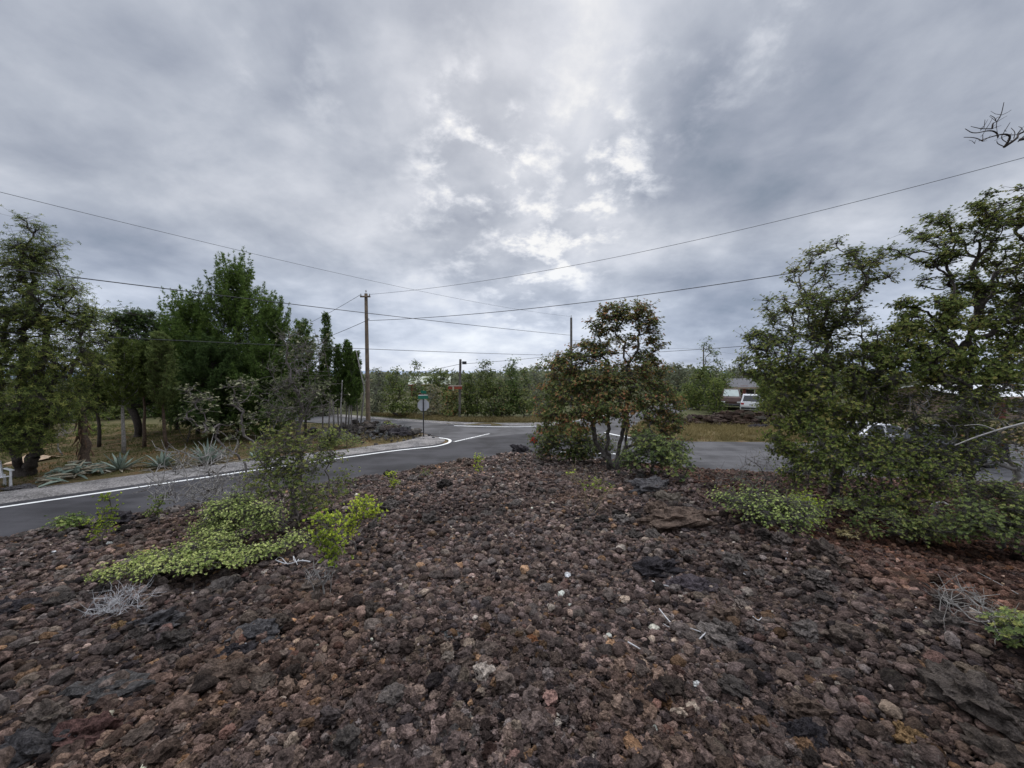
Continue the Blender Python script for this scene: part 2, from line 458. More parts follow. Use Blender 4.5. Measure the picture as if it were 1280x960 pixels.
# ------------------------------------------------------------------ roads
def asphalt(name, c, seed, streak=0):
    m, nt, b = mat_new(name)
    tc = N(nt, "ShaderNodeTexCoord")
    n1 = N(nt, "ShaderNodeTexNoise", ins={"Scale": .5, "Detail": 5}); nt.links.new(tc.outputs["Object"], n1.inputs["Vector"])
    n2 = N(nt, "ShaderNodeTexNoise", ins={"Scale": 60, "Detail": 4}); nt.links.new(tc.outputs["Object"], n2.inputs["Vector"])
    # tyre-polished streaks along the road and a few cracks
    mp = N(nt, "ShaderNodeMapping"); mp.inputs["Rotation"].default_value = (0, 0, streak); mp.inputs["Scale"].default_value = (.12, 2.2, 1); nt.links.new(tc.outputs["Object"], mp.inputs[0])
    n3 = N(nt, "ShaderNodeTexNoise", ins={"Scale": 1.0, "Detail": 5, "Roughness": .6}); nt.links.new(mp.outputs[0], n3.inputs["Vector"])
    mp3 = N(nt, "ShaderNodeMapping"); nt.links.new(tc.outputs["Object"], mp3.inputs[0])
    wv = N(nt, "ShaderNodeMixRGB", blend_type="ADD", ins={0: .35}); nt.links.new(tc.outputs["Object"], wv.inputs[1]); nt.links.new(n1.outputs["Color"], wv.inputs[2])
    vo = N(nt, "ShaderNodeTexVoronoi", feature="DISTANCE_TO_EDGE", ins={"Scale": .22}); nt.links.new(wv.outputs[0], vo.inputs["Vector"])
    ck = N(nt, "ShaderNodeMapRange"); nt.links.new(vo.outputs[0], ck.inputs[0]); ck.inputs[1].default_value = .002; ck.inputs[2].default_value = .010; ck.inputs[3].default_value = .3; ck.inputs[4].default_value = 0
    a1 = N(nt, "ShaderNodeMath", operation="MULTIPLY_ADD", ins={1: .5}); nt.links.new(n3.outputs[0], a1.inputs[0]); nt.links.new(n1.outputs[0], a1.inputs[2])
    a2 = N(nt, "ShaderNodeMath", operation="MULTIPLY_ADD", ins={1: .35}); nt.links.new(n2.outputs[0], a2.inputs[0]); nt.links.new(a1.outputs[0], a2.inputs[2])
    r = ramp(nt, [(.60, tuple(q * .5 for q in c)), (.85, c), (1.0, tuple(q * 1.6 for q in c))], a2.outputs[0])
    mk = N(nt, "ShaderNodeMixRGB", ins={2: tuple(q * 1.9 for q in c) + (1,)}); nt.links.new(ck.outputs[0], mk.inputs[0]); nt.links.new(r.outputs[0], mk.inputs[1])
    nt.links.new(mk.outputs[0], b.inputs["Base Color"]); b.inputs["Roughness"].default_value = .85; b.inputs["Specular IOR Level"].default_value = .15
    bp = N(nt, "ShaderNodeBump", ins={"Strength": .4, "Distance": .01}); nt.links.new(n2.outputs[0], bp.inputs["Height"]); nt.links.new(bp.outputs[0], b.inputs["Normal"])
    return m
def sheet(name, poly, z, mat, kind="structure"):
    poly = [(float(a), float(b_)) for a, b_ in poly]
    tri = np.array([list(t) for t in tessellate_polygon([[Vector((a, b_, 0)) for a, b_ in poly]])])
    v = np.array([(a, b_, z) for a, b_ in poly])
    # face up
    c = np.cross(v[tri[:, 1]] - v[tri[:, 0]], v[tri[:, 2]] - v[tri[:, 0]])[:, 2]
    tri[c < 0] = tri[c < 0][:, ::-1]
    return tag(mesh(name, v, tri, mat), kind=kind)
m_asph = asphalt("asphalt_dark", (.034, .033, .036), 1, -math.atan2(LD[1], LD[0]))
m_asph2 = asphalt("asphalt_worn", (.066, .064, .066), 2, .05)
sheet("cross_road", ROAD_CROSS, .0, m_asph2)
sheet("road", ROAD_MAIN, .004, m_asph)

def ribbon(pts, w, z, n=0):
    pts = chaikin(pts, 3); t = unit(np.gradient(pts, axis=0)); nn = np.stack([-t[:, 1], t[:, 0]], -1)
    k = len(pts); jit = rng.uniform(.9, 1.1, (k, 1))
    V = np.concatenate([np.c_[pts + nn * w / 2 * jit, np.full(k, z)], np.c_[pts - nn * w / 2 * jit, np.full(k, z)]])
    i = np.arange(k - 1)
    return V, np.stack([k + i, k + i + 1, i + 1, i], -1)
def line_mat(name, wear):
    m, nt, b = mat_new(name)
    tc = N(nt, "ShaderNodeTexCoord"); n1 = N(nt, "ShaderNodeTexNoise", ins={"Scale": 9, "Detail": 8, "Roughness": .7}); nt.links.new(tc.outputs["Object"], n1.inputs["Vector"])
    r = ramp(nt, [(wear, (.13, .13, .13)), (wear + .1, (.74, .74, .72))], n1.outputs[0]); nt.links.new(r.outputs[0], b.inputs["Base Color"]); b.inputs["Roughness"].default_value = .7
    return m
m_line = line_mat("road_paint", .24); m_line2 = line_mat("road_paint_worn", .40)
def paint(pts, w, m=m_line, z=.009):
    V, F = ribbon(np.array(pts, float), w, z); tag(mesh("road_line", V, F, m), kind="structure")
paint(list(map(tuple, LINE[:5])) + [(-5.3, 20.5), (-4.2, 21.1), (-3.72, 21.9), (-3.62, 22.6), (-3.85, 23.4), (-4.6, 23.9)], .17)
paint([(-3.4, 22.5), (-1.5, 25.4)], .16, m_line2)
paint([(-4.4, 29.1), (-1.4, 28.5), (1.1, 28.5), (2.9, 29.4), (6.4, 33.1), (14, 42)], .2)
paint([(6.3, 25.9), (6.8, 24.7), (7.8, 23.4), (9.5, 22.3)], .2)
paint([(2.4, 19.7), (5.2, 19.2)], .2, m_line2, .013)

# gravel shoulders
def gravel_mat(name, c):
    m, nt, b = mat_new(name)
    tc = N(nt, "ShaderNodeTexCoord")
    vo = N(nt, "ShaderNodeTexVoronoi", ins={"Scale": 26}); nt.links.new(tc.outputs["Object"], vo.inputs["Vector"])
    n1 = N(nt, "ShaderNodeTexNoise", ins={"Scale": 1.3, "Detail": 6}); nt.links.new(tc.outputs["Object"], n1.inputs["Vector"])
    a = N(nt, "ShaderNodeSeparateColor"); nt.links.new(vo.outputs["Color"], a.inputs[0])
    ad = N(nt, "ShaderNodeMath", operation="MULTIPLY_ADD", ins={1: .45}); nt.links.new(a.outputs[0], ad.inputs[0]); nt.links.new(n1.outputs[0], ad.inputs[2])
    r = ramp(nt, [(.4, tuple(q * .35 for q in c)), (.7, c), (.95, tuple(min(q * 1.6, .6) for q in c))], ad.outputs[0]); nt.links.new(r.outputs[0], b.inputs["Base Color"])
    b.inputs["Roughness"].default_value = .95
    bp = N(nt, "ShaderNodeBump", ins={"Strength": 1.0, "Distance": .03}); bp.invert = True; nt.links.new(vo.outputs["Distance"], bp.inputs["Height"]); nt.links.new(bp.outputs[0], b.inputs["Normal"])
    return m
m_grav = gravel_mat("shoulder_gravel", (.20, .185, .175))
def strip(name, inner, outer, mat, rise=.05):
    inner, outer = chaikin(inner, 2), chaikin(outer, 2); k = len(inner); J = 7
    V = []
    for j in range(J):
        t = j / (J - 1); p = inner * (1 - t) + outer * t
        p = p + .12 * np.stack([vnoise(p * 1.3, 4), vnoise(p * 1.3, 8)], -1) * (j == J - 1)
        V.append(np.c_[p, np.full(k, -.012) + rise * math.sin(t * math.pi) ** .6 * (t < 1) + (.10 * np.clip(vnoise(p * 2, 5), 0, 1) if 0 < j < J - 1 else 0) * .3 - (.05 if j == J - 1 else 0)])
    V = np.concatenate(V); i = np.arange(k - 1)
    F = np.concatenate([np.stack([j * k + i, j * k + i + 1, (j + 1) * k + i + 1, (j + 1) * k + i], -1) for j in range(J - 1)])
    return tag(mesh(name, V, F, mat, smooth=True), kind="structure")
ins = [LINE[0] + LNV * .5, LINE[1] + LNV * .5, LINE[2] + LNV * .5, LINE[3] + LNV * .45, LINE[4] + LNV * .4, np.array((-4.65, 21.45)), np.array((-3.95, 22.4)), np.array((-4.1, 23.6)), np.array((-5.3, 24.8))]
outs = [LINE[0] + LNV * 2.6, LINE[1] + LNV * 2.6, LINE[2] + LNV * 2.7, LINE[3] + LNV * 2.6, LINE[4] + LNV * 2.2, np.array((-6.6, 22.9)), np.array((-6.4, 23.6)), np.array((-6.6, 24.2)), np.array((-7.2, 25.4))]
strip("gravel_shoulder", np.array(ins), np.array(outs), m_grav)
strip("gravel_verge", np.array([(-40, 46.8), (-11.6, 33.0), (-4, 29.5), (1.2, 28.9), (4, 30.2), (6.6, 33.4)]), np.array([(-40, 49), (-12, 34.4), (-4, 31.0), (1.0, 30.6), (3.4, 31.6), (5.8, 34.4)]), m_grav)

# ------------------------------------------------------------------ lava clinker
def ico(sub):
    import bmesh
    bm = bmesh.new(); bmesh.ops.create_icosphere(bm, subdivisions=sub, radius=1)
    v = np.array([q.co[:] for q in bm.verts]); f = np.array([[q.index for q in p.verts] for p in bm.faces]); bm.free()
    return v, f
def clinker(sub, n, seed, rough=.28):
    v, f = ico(sub); out = []
    r_ = np.random.default_rng(seed)
    for q in range(n):
        w = v * r_.uniform(.7, 1.2, 3)
        for _ in range(3):                                   # knock flat facets off
            nrm = unit(r_.normal(size=3)); dcut = r_.uniform(.55, .85)
            ex = np.maximum(w @ nrm - dcut, 0); w = w - ex[:, None] * nrm * .85
        o = r_.uniform(0, 50, 3)
        w = w * (1 + rough * fbm(v * 1.9 + o, 3, q)[:, None] * 1.5 + (.36 * vnoise(v * 3.6 + o, q + 5)[:, None] + .20 * vnoise(v * 8 + o, q + 3)[:, None] if sub >= 3 else .22 * vnoise(v * 4 + o, q)[:, None]))
        out.append(w)
    return np.stack(out), f
def rand_rot(n, r_):
    q = unit(r_.normal(size=(n, 4))); w, x, y, z = q.T
    return np.stack([np.stack([1 - 2 * (y * y + z * z), 2 * (x * y - z * w), 2 * (x * z + y * w)], -1),
                     np.stack([2 * (x * y + z * w), 1 - 2 * (x * x + z * z), 2 * (y * z - x * w)], -1),
                     np.stack([2 * (x * z - y * w), 2 * (y * z + x * w), 1 - 2 * (x * x + y * y)], -1)], 1)
def rock_mat(name):
    m, nt, b = mat_new(name)
    at = N(nt, "ShaderNodeAttribute", attribute_name="tint"); tc = N(nt, "ShaderNodeTexCoord")
    n1 = N(nt, "ShaderNodeTexNoise", ins={"Scale": 22, "Detail": 6, "Roughness": .7}); nt.links.new(tc.outputs["Object"], n1.inputs["Vector"])
    n2 = N(nt, "ShaderNodeTexNoise", ins={"Scale": 85, "Detail": 5, "Roughness": .75}); nt.links.new(tc.outputs["Object"], n2.inputs["Vector"])
    hs = N(nt, "ShaderNodeMapRange"); nt.links.new(n1.outputs[0], hs.inputs[0]); hs.inputs[1].default_value = .3; hs.inputs[2].default_value = .72; hs.inputs[3].default_value = .28; hs.inputs[4].default_value = 1.95
    hs2 = N(nt, "ShaderNodeMapRange"); nt.links.new(n2.outputs[0], hs2.inputs[0]); hs2.inputs[1].default_value = .3; hs2.inputs[2].default_value = .7; hs2.inputs[3].default_value = .4; hs2.inputs[4].default_value = 1.5
    mm = N(nt, "ShaderNodeMath", operation="MULTIPLY"); nt.links.new(hs.outputs[0], mm.inputs[0]); nt.links.new(hs2.outputs[0], mm.inputs[1])
    sc = N(nt, "ShaderNodeVectorMath", operation="SCALE"); nt.links.new(at.outputs["Color"], sc.inputs[0]); nt.links.new(mm.outputs[0], sc.inputs["Scale"])
    # pale lichen crust in spots
    n3 = N(nt, "ShaderNodeTexNoise", ins={"Scale": 9, "Detail": 7, "Roughness": .65}); nt.links.new(tc.outputs["Object"], n3.inputs["Vector"])
    li = N(nt, "ShaderNodeMapRange"); nt.links.new(n3.outputs[0], li.inputs[0]); li.inputs[1].default_value = .60; li.inputs[2].default_value = .72; li.inputs[3].default_value = 0; li.inputs[4].default_value = .30
    mx = N(nt, "ShaderNodeMixRGB", ins={2: (.26, .23, .17, 1)}); nt.links.new(li.outputs[0], mx.inputs[0]); nt.links.new(sc.outputs[0], mx.inputs[1])
    nt.links.new(mx.outputs[0], b.inputs["Base Color"]); b.inputs["Roughness"].default_value = .95; b.inputs["Specular IOR Level"].default_value = .06
    ad = N(nt, "ShaderNodeMath", operation="ADD"); nt.links.new(n1.outputs[0], ad.inputs[0]); nt.links.new(n2.outputs[0], ad.inputs[1])
    bp = N(nt, "ShaderNodeBump", ins={"Strength": 1.0, "Distance": .035}); nt.links.new(ad.outputs[0], bp.inputs["Height"]); nt.links.new(bp.outputs[0], b.inputs["Normal"])
    return m
m_rock = rock_mat("lava_rock")
PAL = np.array([(.098, .074, .067), (.082, .064, .060), (.118, .090, .076), (.108, .094, .090), (.150, .096, .060), (.165, .135, .110), (.046, .039, .041), (.100, .064, .056), (.38, .34, .30)]) * ROCK_GAIN
PW = np.array([.34, .25, .17, .08, .032, .030, .085, .022, .007]); PW = PW / PW.sum()
def scatter(n_try, dens):
    """points on the lava with a density per square metre"""
    r_ = rng
    x = r_.uniform(-26, 26, n_try); y = r_.uniform(.4, 19, n_try)
    keep = (np.abs(x) < 1.42 * y + 1.6)
    x, y = x[keep], y[keep]
    keep = r_.uniform(size=len(x)) < dens(x, y) / (n_try / (52 * 18.6))
    x, y = x[keep], y[keep]
    e = edge_dist(x, y); k = (e > .03)
    return x[k], y[k], e[k]
layers = []
def rocks(protos, f, x, y, r, sink, zadd=0, dark=1.0):
    n = len(x); K = protos.shape[1]
    idx = rng.integers(0, len(protos), n)
    Rm = rand_rot(n, rng)
    sc = np.stack([r * rng.uniform(.9, 1.25, n), r * rng.uniform(.9, 1.25, n), r * rng.uniform(.62, .95, n)], -1)
    v = np.einsum("nij,nkj->nki", Rm, protos[idx]) * sc[:, None]
    z = H(x, y) + r * (sink + rng.uniform(-.5, .75, n)) + zadd
    v = v + np.stack([x, y, z], -1)[:, None]
    # the slope right of the hump is finer and redder; the near left holds more grey slabs
    ci = rng.choice(len(PAL), n, p=PW); col = PAL[ci] * np.exp(rng.normal(size=(n, 1)) * .42) * np.array([1.01, .955, .905])
    big = smooth(r, .045, .07)[:, None]; col = col * (1 - big) + np.minimum(col.mean(1, keepdims=True), .15) * np.array([1.14, .98, .88]) * big
    red = smooth(x + .25 * vnoise(np.stack([x, y], -1) * .9, 6), 2.7, 3.9) * smooth(y, 1.8, 3.2)
    col = col * (1 - red[:, None] * (1 - np.array([.84, .68, .62])))
    patch = .80 + .42 * (fbm(np.stack([x, y], -1) * .8, 3, 21) + .4)
    warm = smooth(fbm(np.stack([x, y], -1) * .55, 3, 33), .08, .35)[:, None] * np.array([.14, .04, -.06])
    col = np.clip(col * (patch[:, None]) * (1 + warm), 0, .7)
    if dark < 1: col = np.minimum(col, .13) * dark
    F = (np.arange(n)[:, None, None] * K + f[None]).reshape(-1, 3)
    layers.append((v.reshape(-1, 3), F, np.repeat(col, K, 0)))
def rad(n, med, sg, lo, hi): return np.clip(med * np.exp(rng.normal(size=n) * sg), lo, hi)
p3, f3 = clinker(3, 22, 1); p2, f2 = clinker(2, 22, 2, .22); p1, f1 = clinker(1, 16, 3, .2); p2b = p2[::2]; p4, f4 = clinker(4, 14, 5, .30)
dist = lambda x, y: np.hypot(x, y)
x, y, e = scatter(2000000, lambda x, y: 1750 * (dist(x, y) < 2.7)); rocks(p3, f3, x, y, rad(len(x), .0162, .50, .008, .055), .3)
x, y, e = scatter(1500000, lambda x, y: 1300 * ((dist(x, y) >= 2.7) & (dist(x, y) < 5.5))); rocks(p2, f2, x, y, rad(len(x), .0176, .47, .009, .060), .28)
x, y, e = scatter(900000, lambda x, y: 640 * ((dist(x, y) >= 5.5) & (dist(x, y) < 9.5))); rocks(p2b, f2, x, y, rad(len(x), .0215, .42, .011, .068), .27)
x, y, e = scatter(900000, lambda x, y: 380 * (dist(x, y) >= 9.5)); rocks(p1, f1, x, y, rad(len(x), .030, .36, .016, .09), .3)
# bigger blocks spread through the clinker
x, y, e = scatter(300000, lambda x, y: (4 + 6 * (x > 1.0 + .1 * y) + 5 * (x < -1.2) + 12 * (np.abs(x - 3.0 - .05 * y) < .8)) * (dist(x, y) < 15)); rocks(p4, f4, x, y, rad(len(x), .050, .40, .036, .13), .1)
# grit between the stones
x, y, e = scatter(2600000, lambda x, y: 2400 * (dist(x, y) < 4.2)); rocks(p1, f1, x, y, rad(len(x), .0085, .35, .005, .016), .9)
# loose clinker on the traffic island and the dark wall across the road
t_ = rng.uniform(0, 1, 420); sg_ = rng.integers(0, len(EDGE) - 1, 420); q_ = EDGE[sg_] * (1 - t_[:, None]) + EDGE[sg_ + 1] * t_[:, None]
ab_ = unit(EDGE[sg_ + 1] - EDGE[sg_]); q_ = q_ + np.stack([-ab_[:, 1], ab_[:, 0]], -1) * rng.exponential(.22, (420, 1)); q_ = q_[q_[:, 1] > 5]
rocks(p1, f1, q_[:, 0], q_[:, 1], rad(len(q_), .028, .4, .012, .07), .0, .075)            # stones that rolled on to the asphalt
def scatter_at(n, cx, cy, sx_, sy_, med, dark):
    x = cx + rng.normal(size=n) * sx_; y = cy + rng.normal(size=n) * sy_
    k = ~(in_poly(x, y, ROAD_CROSS) | in_poly(x, y, ROAD_MAIN)); x, y = x[k], y[k]
    rocks(p1, f1, x, y, rad(len(x), med, .5, .03, .35), .35, 0, dark)
scatter_at(2600, -9.4, 25.2, 1.7, 1.0, .08, .75); scatter_at(1500, 17.2, 29.0, 2.4, .55, .15, .5)
nv = 0; VV, FF, TT = [], [], []
for v, f, t in layers: VV.append(v); FF.append(f + nv); TT.append(t); nv += len(v)
tag(mesh("lava_gravel", np.concatenate(VV), np.concatenate(FF), m_rock, smooth=False, tint=np.concatenate(TT)), "brown lava clinker covering the mound and the traffic island", "lava gravel", kind="stuff")
print("gravel faces", sum(len(f) for f in FF))
# ------------------------------------------------------------------ plants
def leafset(lo, mid, hi, new, d=None):
    d = LEAF_GAIN if d is None else d
    return [(0, tuple(c * d for c in lo)), (.40, tuple(c * d for c in mid)), (.78, tuple(c * d for c in hi)), (1, tuple(c * d for c in new))]
LM = {
    "ohia": leaf_mat("ohia_leaf", leafset((.026, .036, .012), (.058, .074, .020), (.096, .110, .030), (.16, .135, .045))),
    "ohia_red": leaf_mat("ohia_leaf_reddish", leafset((.024, .034, .013), (.056, .070, .024), (.092, .108, .036), (.19, .082, .045))),
    "ohia_pale": leaf_mat("ohia_leaf_pale", leafset((.045, .055, .028), (.085, .100, .048), (.14, .155, .075), (.36, .35, .23), 1.25)),
    "cypress": leaf_mat("cypress_leaf", leafset((.022, .034, .010), (.040, .062, .016), (.066, .092, .022), (.11, .13, .035))),
    "darkleaf": leaf_mat("dark_conifer_leaf", leafset((.016, .026, .010), (.028, .044, .014), (.042, .060, .018), (.07, .085, .025))),
    "iron": leaf_mat("drooping_leaf", leafset((.026, .036, .012), (.050, .064, .018), (.085, .098, .026), (.14, .14, .04))),
    "olive": leaf_mat("olive_leaf", leafset((.030, .042, .018), (.062, .078, .028), (.10, .115, .036), (.15, .15, .05))),
    "lime": leaf_mat("lime_leaf", leafset((.09, .12, .022), (.18, .225, .035), (.30, .34, .055), (.46, .46, .09), 2.0), .35),
    "cover": leaf_mat("pale_green_leaf", leafset((.055, .080, .024), (.13, .165, .050), (.23, .27, .085), (.38, .39, .16), 1.85), .3),
    "grey": leaf_mat("scrub_leaf", leafset((.040, .045, .030), (.070, .078, .050), (.10, .105, .065), (.15, .12, .07))),
    "grass": leaf_mat("dry_grass_blade", leafset((.10, .085, .035), (.20, .165, .075), (.32, .26, .13), (.42, .36, .2), 1.15), .3),
    "grassgreen": leaf_mat("green_grass_blade", leafset((.05, .065, .02), (.10, .115, .035), (.17, .16, .06), (.28, .24, .11), 1.15), .3),
    "agave": leaf_mat("agave_leaf", leafset((.11, .14, .11), (.19, .235, .19), (.28, .325, .26), (.42, .41, .30), 1.15), .05),
    "agavedry": leaf_mat("dry_agave_leaf", leafset((.10, .085, .055), (.20, .17, .12), (.33, .29, .21), (.48, .44, .35), 1.15), .05),
    "red": leaf_mat("red_blossom", [(0, (.30, .02, .02)), (.6, (.50, .035, .03)), (1, (.65, .12, .08))], .2),
}
def bark(name, c, c2): return simple_mat(name, c, .9, scale=14, col2=c2, bump=.6, bscale=50)
BM = {"ohia": bark("grey_bark", (.16, .145, .13), (.055, .047, .04)), "pale": bark("pale_grey_twig", (.36, .34, .315), (.19, .175, .16)),
      "dark": bark("dark_bark", (.075, .06, .05), (.03, .024, .02)), "brown": bark("brown_bark", (.14, .095, .065), (.06, .04, .028)), "silver": bark("silver_twig", (.55, .54, .54), (.34, .33, .33)),
      "twig": bark("grey_brown_twig", (.22, .195, .18), (.11, .095, .085)), "straw": bark("straw_stem", (.34, .27, .17), (.2, .15, .09))}

def ground_depth(px, py):
    """how far ahead the ground lies under a photo pixel"""
    d = np.linspace(.8, 40, 1600); p = np.stack([P(px, py, q) for q in d])
    hit = np.nonzero(p[:, 2] <= H(p[:, 0], p[:, 1]))[0]
    return float(d[hit[0]]) if len(hit) else 40.0
def Q(px, py, dz=0.0):
    p = P(px, py, ground_depth(px, py)); p[2] += dz; return p

def grow(pre, par, targets, bf):
    """joins the targets to the pre-built stems, nearest first, with a bias against long ways round. Returns nodes, parents"""
    n0, nt_ = len(pre), len(targets)
    Nn = np.concatenate([pre, targets]); pr = np.full(n0 + nt_, -1); pr[:n0] = par
    pl = np.zeros(n0 + nt_)
    for i in range(n0):
        if par[i] >= 0: pl[i] = pl[par[i]] + np.linalg.norm(pre[i] - pre[par[i]])
    free = np.arange(n0, n0 + nt_)
    cost = np.full(nt_, 1e9); src = np.zeros(nt_, int)
    def relax(i):
        d = np.linalg.norm(targets - Nn[i], axis=1)
        dz = np.maximum(Nn[i][2] - targets[:, 2], 0)                       # rather not grow downwards
        c = d + bf * pl[i] + .5 * dz
        m = c < cost; cost[m] = c[m]; src[m] = i
    done = np.zeros(nt_, bool)
    for i in range(n0): relax(i)
    order = []
    for _ in range(nt_):
        c = np.where(done, 1e9, cost); k = int(np.argmin(c)); done[k] = True
        i = n0 + k; pr[i] = src[k]; pl[i] = pl[src[k]] + np.linalg.norm(Nn[i] - Nn[src[k]]); order.append(i)
        relax(i); cost[done] = -1
    return Nn, pr, order

def wood(Nn, pr, order, n0, r0, rtip, r_, crook=.12, sides=6, expo=.5):
    w = np.zeros(len(Nn)); kids = np.zeros(len(Nn), int)
    for i, p in enumerate(pr):
        if p >= 0: kids[p] += 1
    w[kids == 0] = 1
    for i in list(reversed(order)) + list(range(n0 - 1, -1, -1)):
        if pr[i] >= 0: w[pr[i]] += w[i]
    rad_ = np.maximum(rtip, r0 * (w / w.max()) ** expo)
    ch = np.array([i for i in range(len(Nn)) if pr[i] >= 0]); a, b = Nn[pr[ch]], Nn[ch]
    ln = np.linalg.norm(b - a, axis=1, keepdims=True)
    t = np.array([0, .25, .5, .75, 1])
    Pp = a[:, None] + (b - a)[:, None] * t[None, :, None]
    ca, cb = r_.normal(size=(2, len(ch), 1, 3)) * crook * ln[:, None]
    j = ca * np.sin(np.pi * t)[None, :, None] + cb * .6 * np.sin(2 * np.pi * t)[None, :, None]
    Pp = Pp + j
    ra = np.minimum(rad_[pr[ch]], np.where(ch < n0, 9, rad_[ch] * 1.35)); rb = rad_[ch]
    Rr = ra[:, None] + (rb - ra)[:, None] * t[None]
    return tubes(Pp, Rr, sides), rad_

def blobs(spec, r_):
    """spec rows: (px, py, d, rx_px, ry_px, n[, depth radius m]) -> points filling ellipsoids, denser to the outside"""
    out = []
    for row in spec:
        px, py, d, rx, ry, n = row[:6]
        c = P(px, py, d); a = rx / FOC * d; bz = ry / FOC * d; ad = row[6] if len(row) > 6 else min(a, bz * 1.3)
        q = unit(r_.normal(size=(n, 3))) * r_.uniform(.12, 1, (n, 1)) ** .45
        out.append(c + q * np.array([a, ad, bz]))
    return np.concatenate(out)

def rosettes(C, A, k, L_, Wd, r_, elev=(.1, .9), tint=None, tj=.22, fold=.1):
    n = len(C); A = unit(A)
    t1 = unit(np.cross(A, r_.normal(size=(n, 3)))); t2 = np.cross(A, t1)
    azm = 2 * math.pi * (np.arange(k)[None] / k) + r_.uniform(0, 6.3, (n, 1)) + r_.normal(size=(n, k)) * .25
    e = r_.uniform(*elev, (n, k)); ln = L_ * r_.uniform(.65, 1.2, (n, k))[..., None]
    rd = np.cos(azm)[..., None] * t1[:, None] + np.sin(azm)[..., None] * t2[:, None]
    dr = np.cos(e)[..., None] * rd + np.sin(e)[..., None] * A[:, None]
    sd_ = unit(np.cross(np.broadcast_to(A[:, None], dr.shape), dr)) * Wd / 2 * r_.uniform(.7, 1.2, (n, k))[..., None]
    up = np.cross(dr, sd_); up = unit(up) * np.sign((up * A[:, None]).sum(-1, keepdims=True) + 1e-6)
    b = np.broadcast_to(C[:, None], dr.shape); mid = b + dr * ln * .52
    V = np.stack([b, mid + sd_ + up * ln * fold, b + dr * ln, mid - sd_ + up * ln * fold], 2).reshape(-1, 3)
    F = np.arange(n * k * 4).reshape(-1, 4)
    tt = (np.full(n, .45) if tint is None else tint)[:, None] + r_.normal(size=(n, k)) * tj
    return V, F, np.repeat(np.clip(tt, 0, 1).ravel(), 4)

def clump_points(cent, m, sig, r_, flat=.6):
    """m rosette positions round each branch end"""
    q = r_.normal(size=(len(cent), m, 3)) * np.array([sig, sig, sig * flat])
    q[..., 2] += sig * .25
    return cent[:, None] + q

def plant(name, label, cat, base, spec, stems=(), leaf="ohia", barkm="ohia", r0=.09, rtip=.006, m=14, sig=.16, k=7, ll=.07, lw=.045, bf=.3, seed=1, bare=0.0,
          group=None, crook=.1, tint0=.38, flat=.6, elev=(-.05, .65), sides=6, twigs=True, crown="crown", trunk="trunk", expo=.5, redspots=None, out=.8):
    """a woody plant: stems that reach every branch end, and leaf rosettes round those ends"""
    r_ = np.random.default_rng(seed); kd = 1.0
    if isinstance(base, tuple):                                            # (photo column, photo row of the foot, first guess of the depth)
        d1 = ground_depth(base[0], base[1]); kd = d1 / base[2]; base = P(base[0], base[1], d1)
        spec = [(r[0], r[1], r[2] * kd, *r[3:]) for r in spec]
    base = np.asarray(base, float)
    stems = [[P(q[0], q[1], q[2] * kd) if isinstance(q, tuple) else q for q in st] for st in stems]
    root = empty(name, base, label, cat, group)
    pre, par = [base - np.array([0, 0, .08])], [-1]
    if not stems: stems = [[base + np.array([0, 0, .12])]]
    for st in stems:
        prev = 0; q0 = pre[0]
        for p in st:
            p = np.asarray(p, float); seg = max(1, int(np.linalg.norm(p - q0) / .45))
            for s_ in range(1, seg + 1):
                t = s_ / seg; q = q0 + (p - q0) * t
                if s_ < seg: q = q + r_.normal(size=3) * .02 * np.array([1, 1, .3])
                pre.append(q); par.append(prev); prev = len(pre) - 1
            q0 = p
    T = blobs(spec, r_); T = T[T[:, 2] > base[2] + .06]
    Nn, pr, order = grow(np.array(pre), np.array(par), T, bf)
    (V, F), rad_ = wood(Nn, pr, order, len(pre), r0, rtip, r_, crook, sides, expo)
    B = Buf(); B.add(V, F)
    leafy = T[r_.uniform(size=len(T)) >= bare]
    cp = clump_points(leafy, m, sig, r_, flat) if m else np.zeros((0, 1, 3))
    if twigs and m:
        c2 = cp.reshape(-1, 3); a2 = np.repeat(leafy, m, 0); mid = (a2 + c2) / 2 + r_.normal(size=c2.shape) * sig * .12
        V2, F2 = tubes(np.stack([a2, mid, c2], 1), np.broadcast_to(np.array([rtip * .8, rtip * .6, rtip * .4]), (len(c2), 3)), 3)
        B.add(V2, F2)
    if bare:
        # leafless ends fork into bare twigs
        bt = T[r_.uniform(size=len(T)) < bare] if bare < 1 else T
        for _ in range(4):
            e2 = bt + r_.normal(size=bt.shape) * sig * np.array([1, 1, .8]) + np.array([0, 0, sig * .5])
            mid = (bt + e2) / 2 + r_.normal(size=bt.shape) * sig * .15
            V2, F2 = tubes(np.stack([bt, mid, e2], 1), np.broadcast_to(np.array([rtip, rtip * .8, rtip * .5]), (len(bt), 3)), 3); B.add(V2, F2)
    B.build(trunk, BM[barkm], root, smooth=True, tint=False)
    if m and len(leafy):
        cen = T.mean(0) - np.array([0, 0, .5])
        c2 = cp.reshape(-1, 3)
        ax_ = unit(unit(c2 - np.repeat(leafy, m, 0)) * .7 + unit(c2 - cen) * out + np.array([0, 0, .7]) + r_.normal(size=c2.shape) * .3)
        ct = np.repeat(np.clip(tint0 + r_.normal(size=len(leafy)) * .14, .02, .95), m) + r_.normal(size=len(c2)) * .13
        if redspots is not None: ct = np.where(r_.uniform(size=len(ct)) < redspots, .95, ct)
        V, F, tt = rosettes(c2, ax_, k, ll, lw, r_, elev, ct)
        mesh(crown, V, F, LM[leaf], root, tint=tt)
    return root

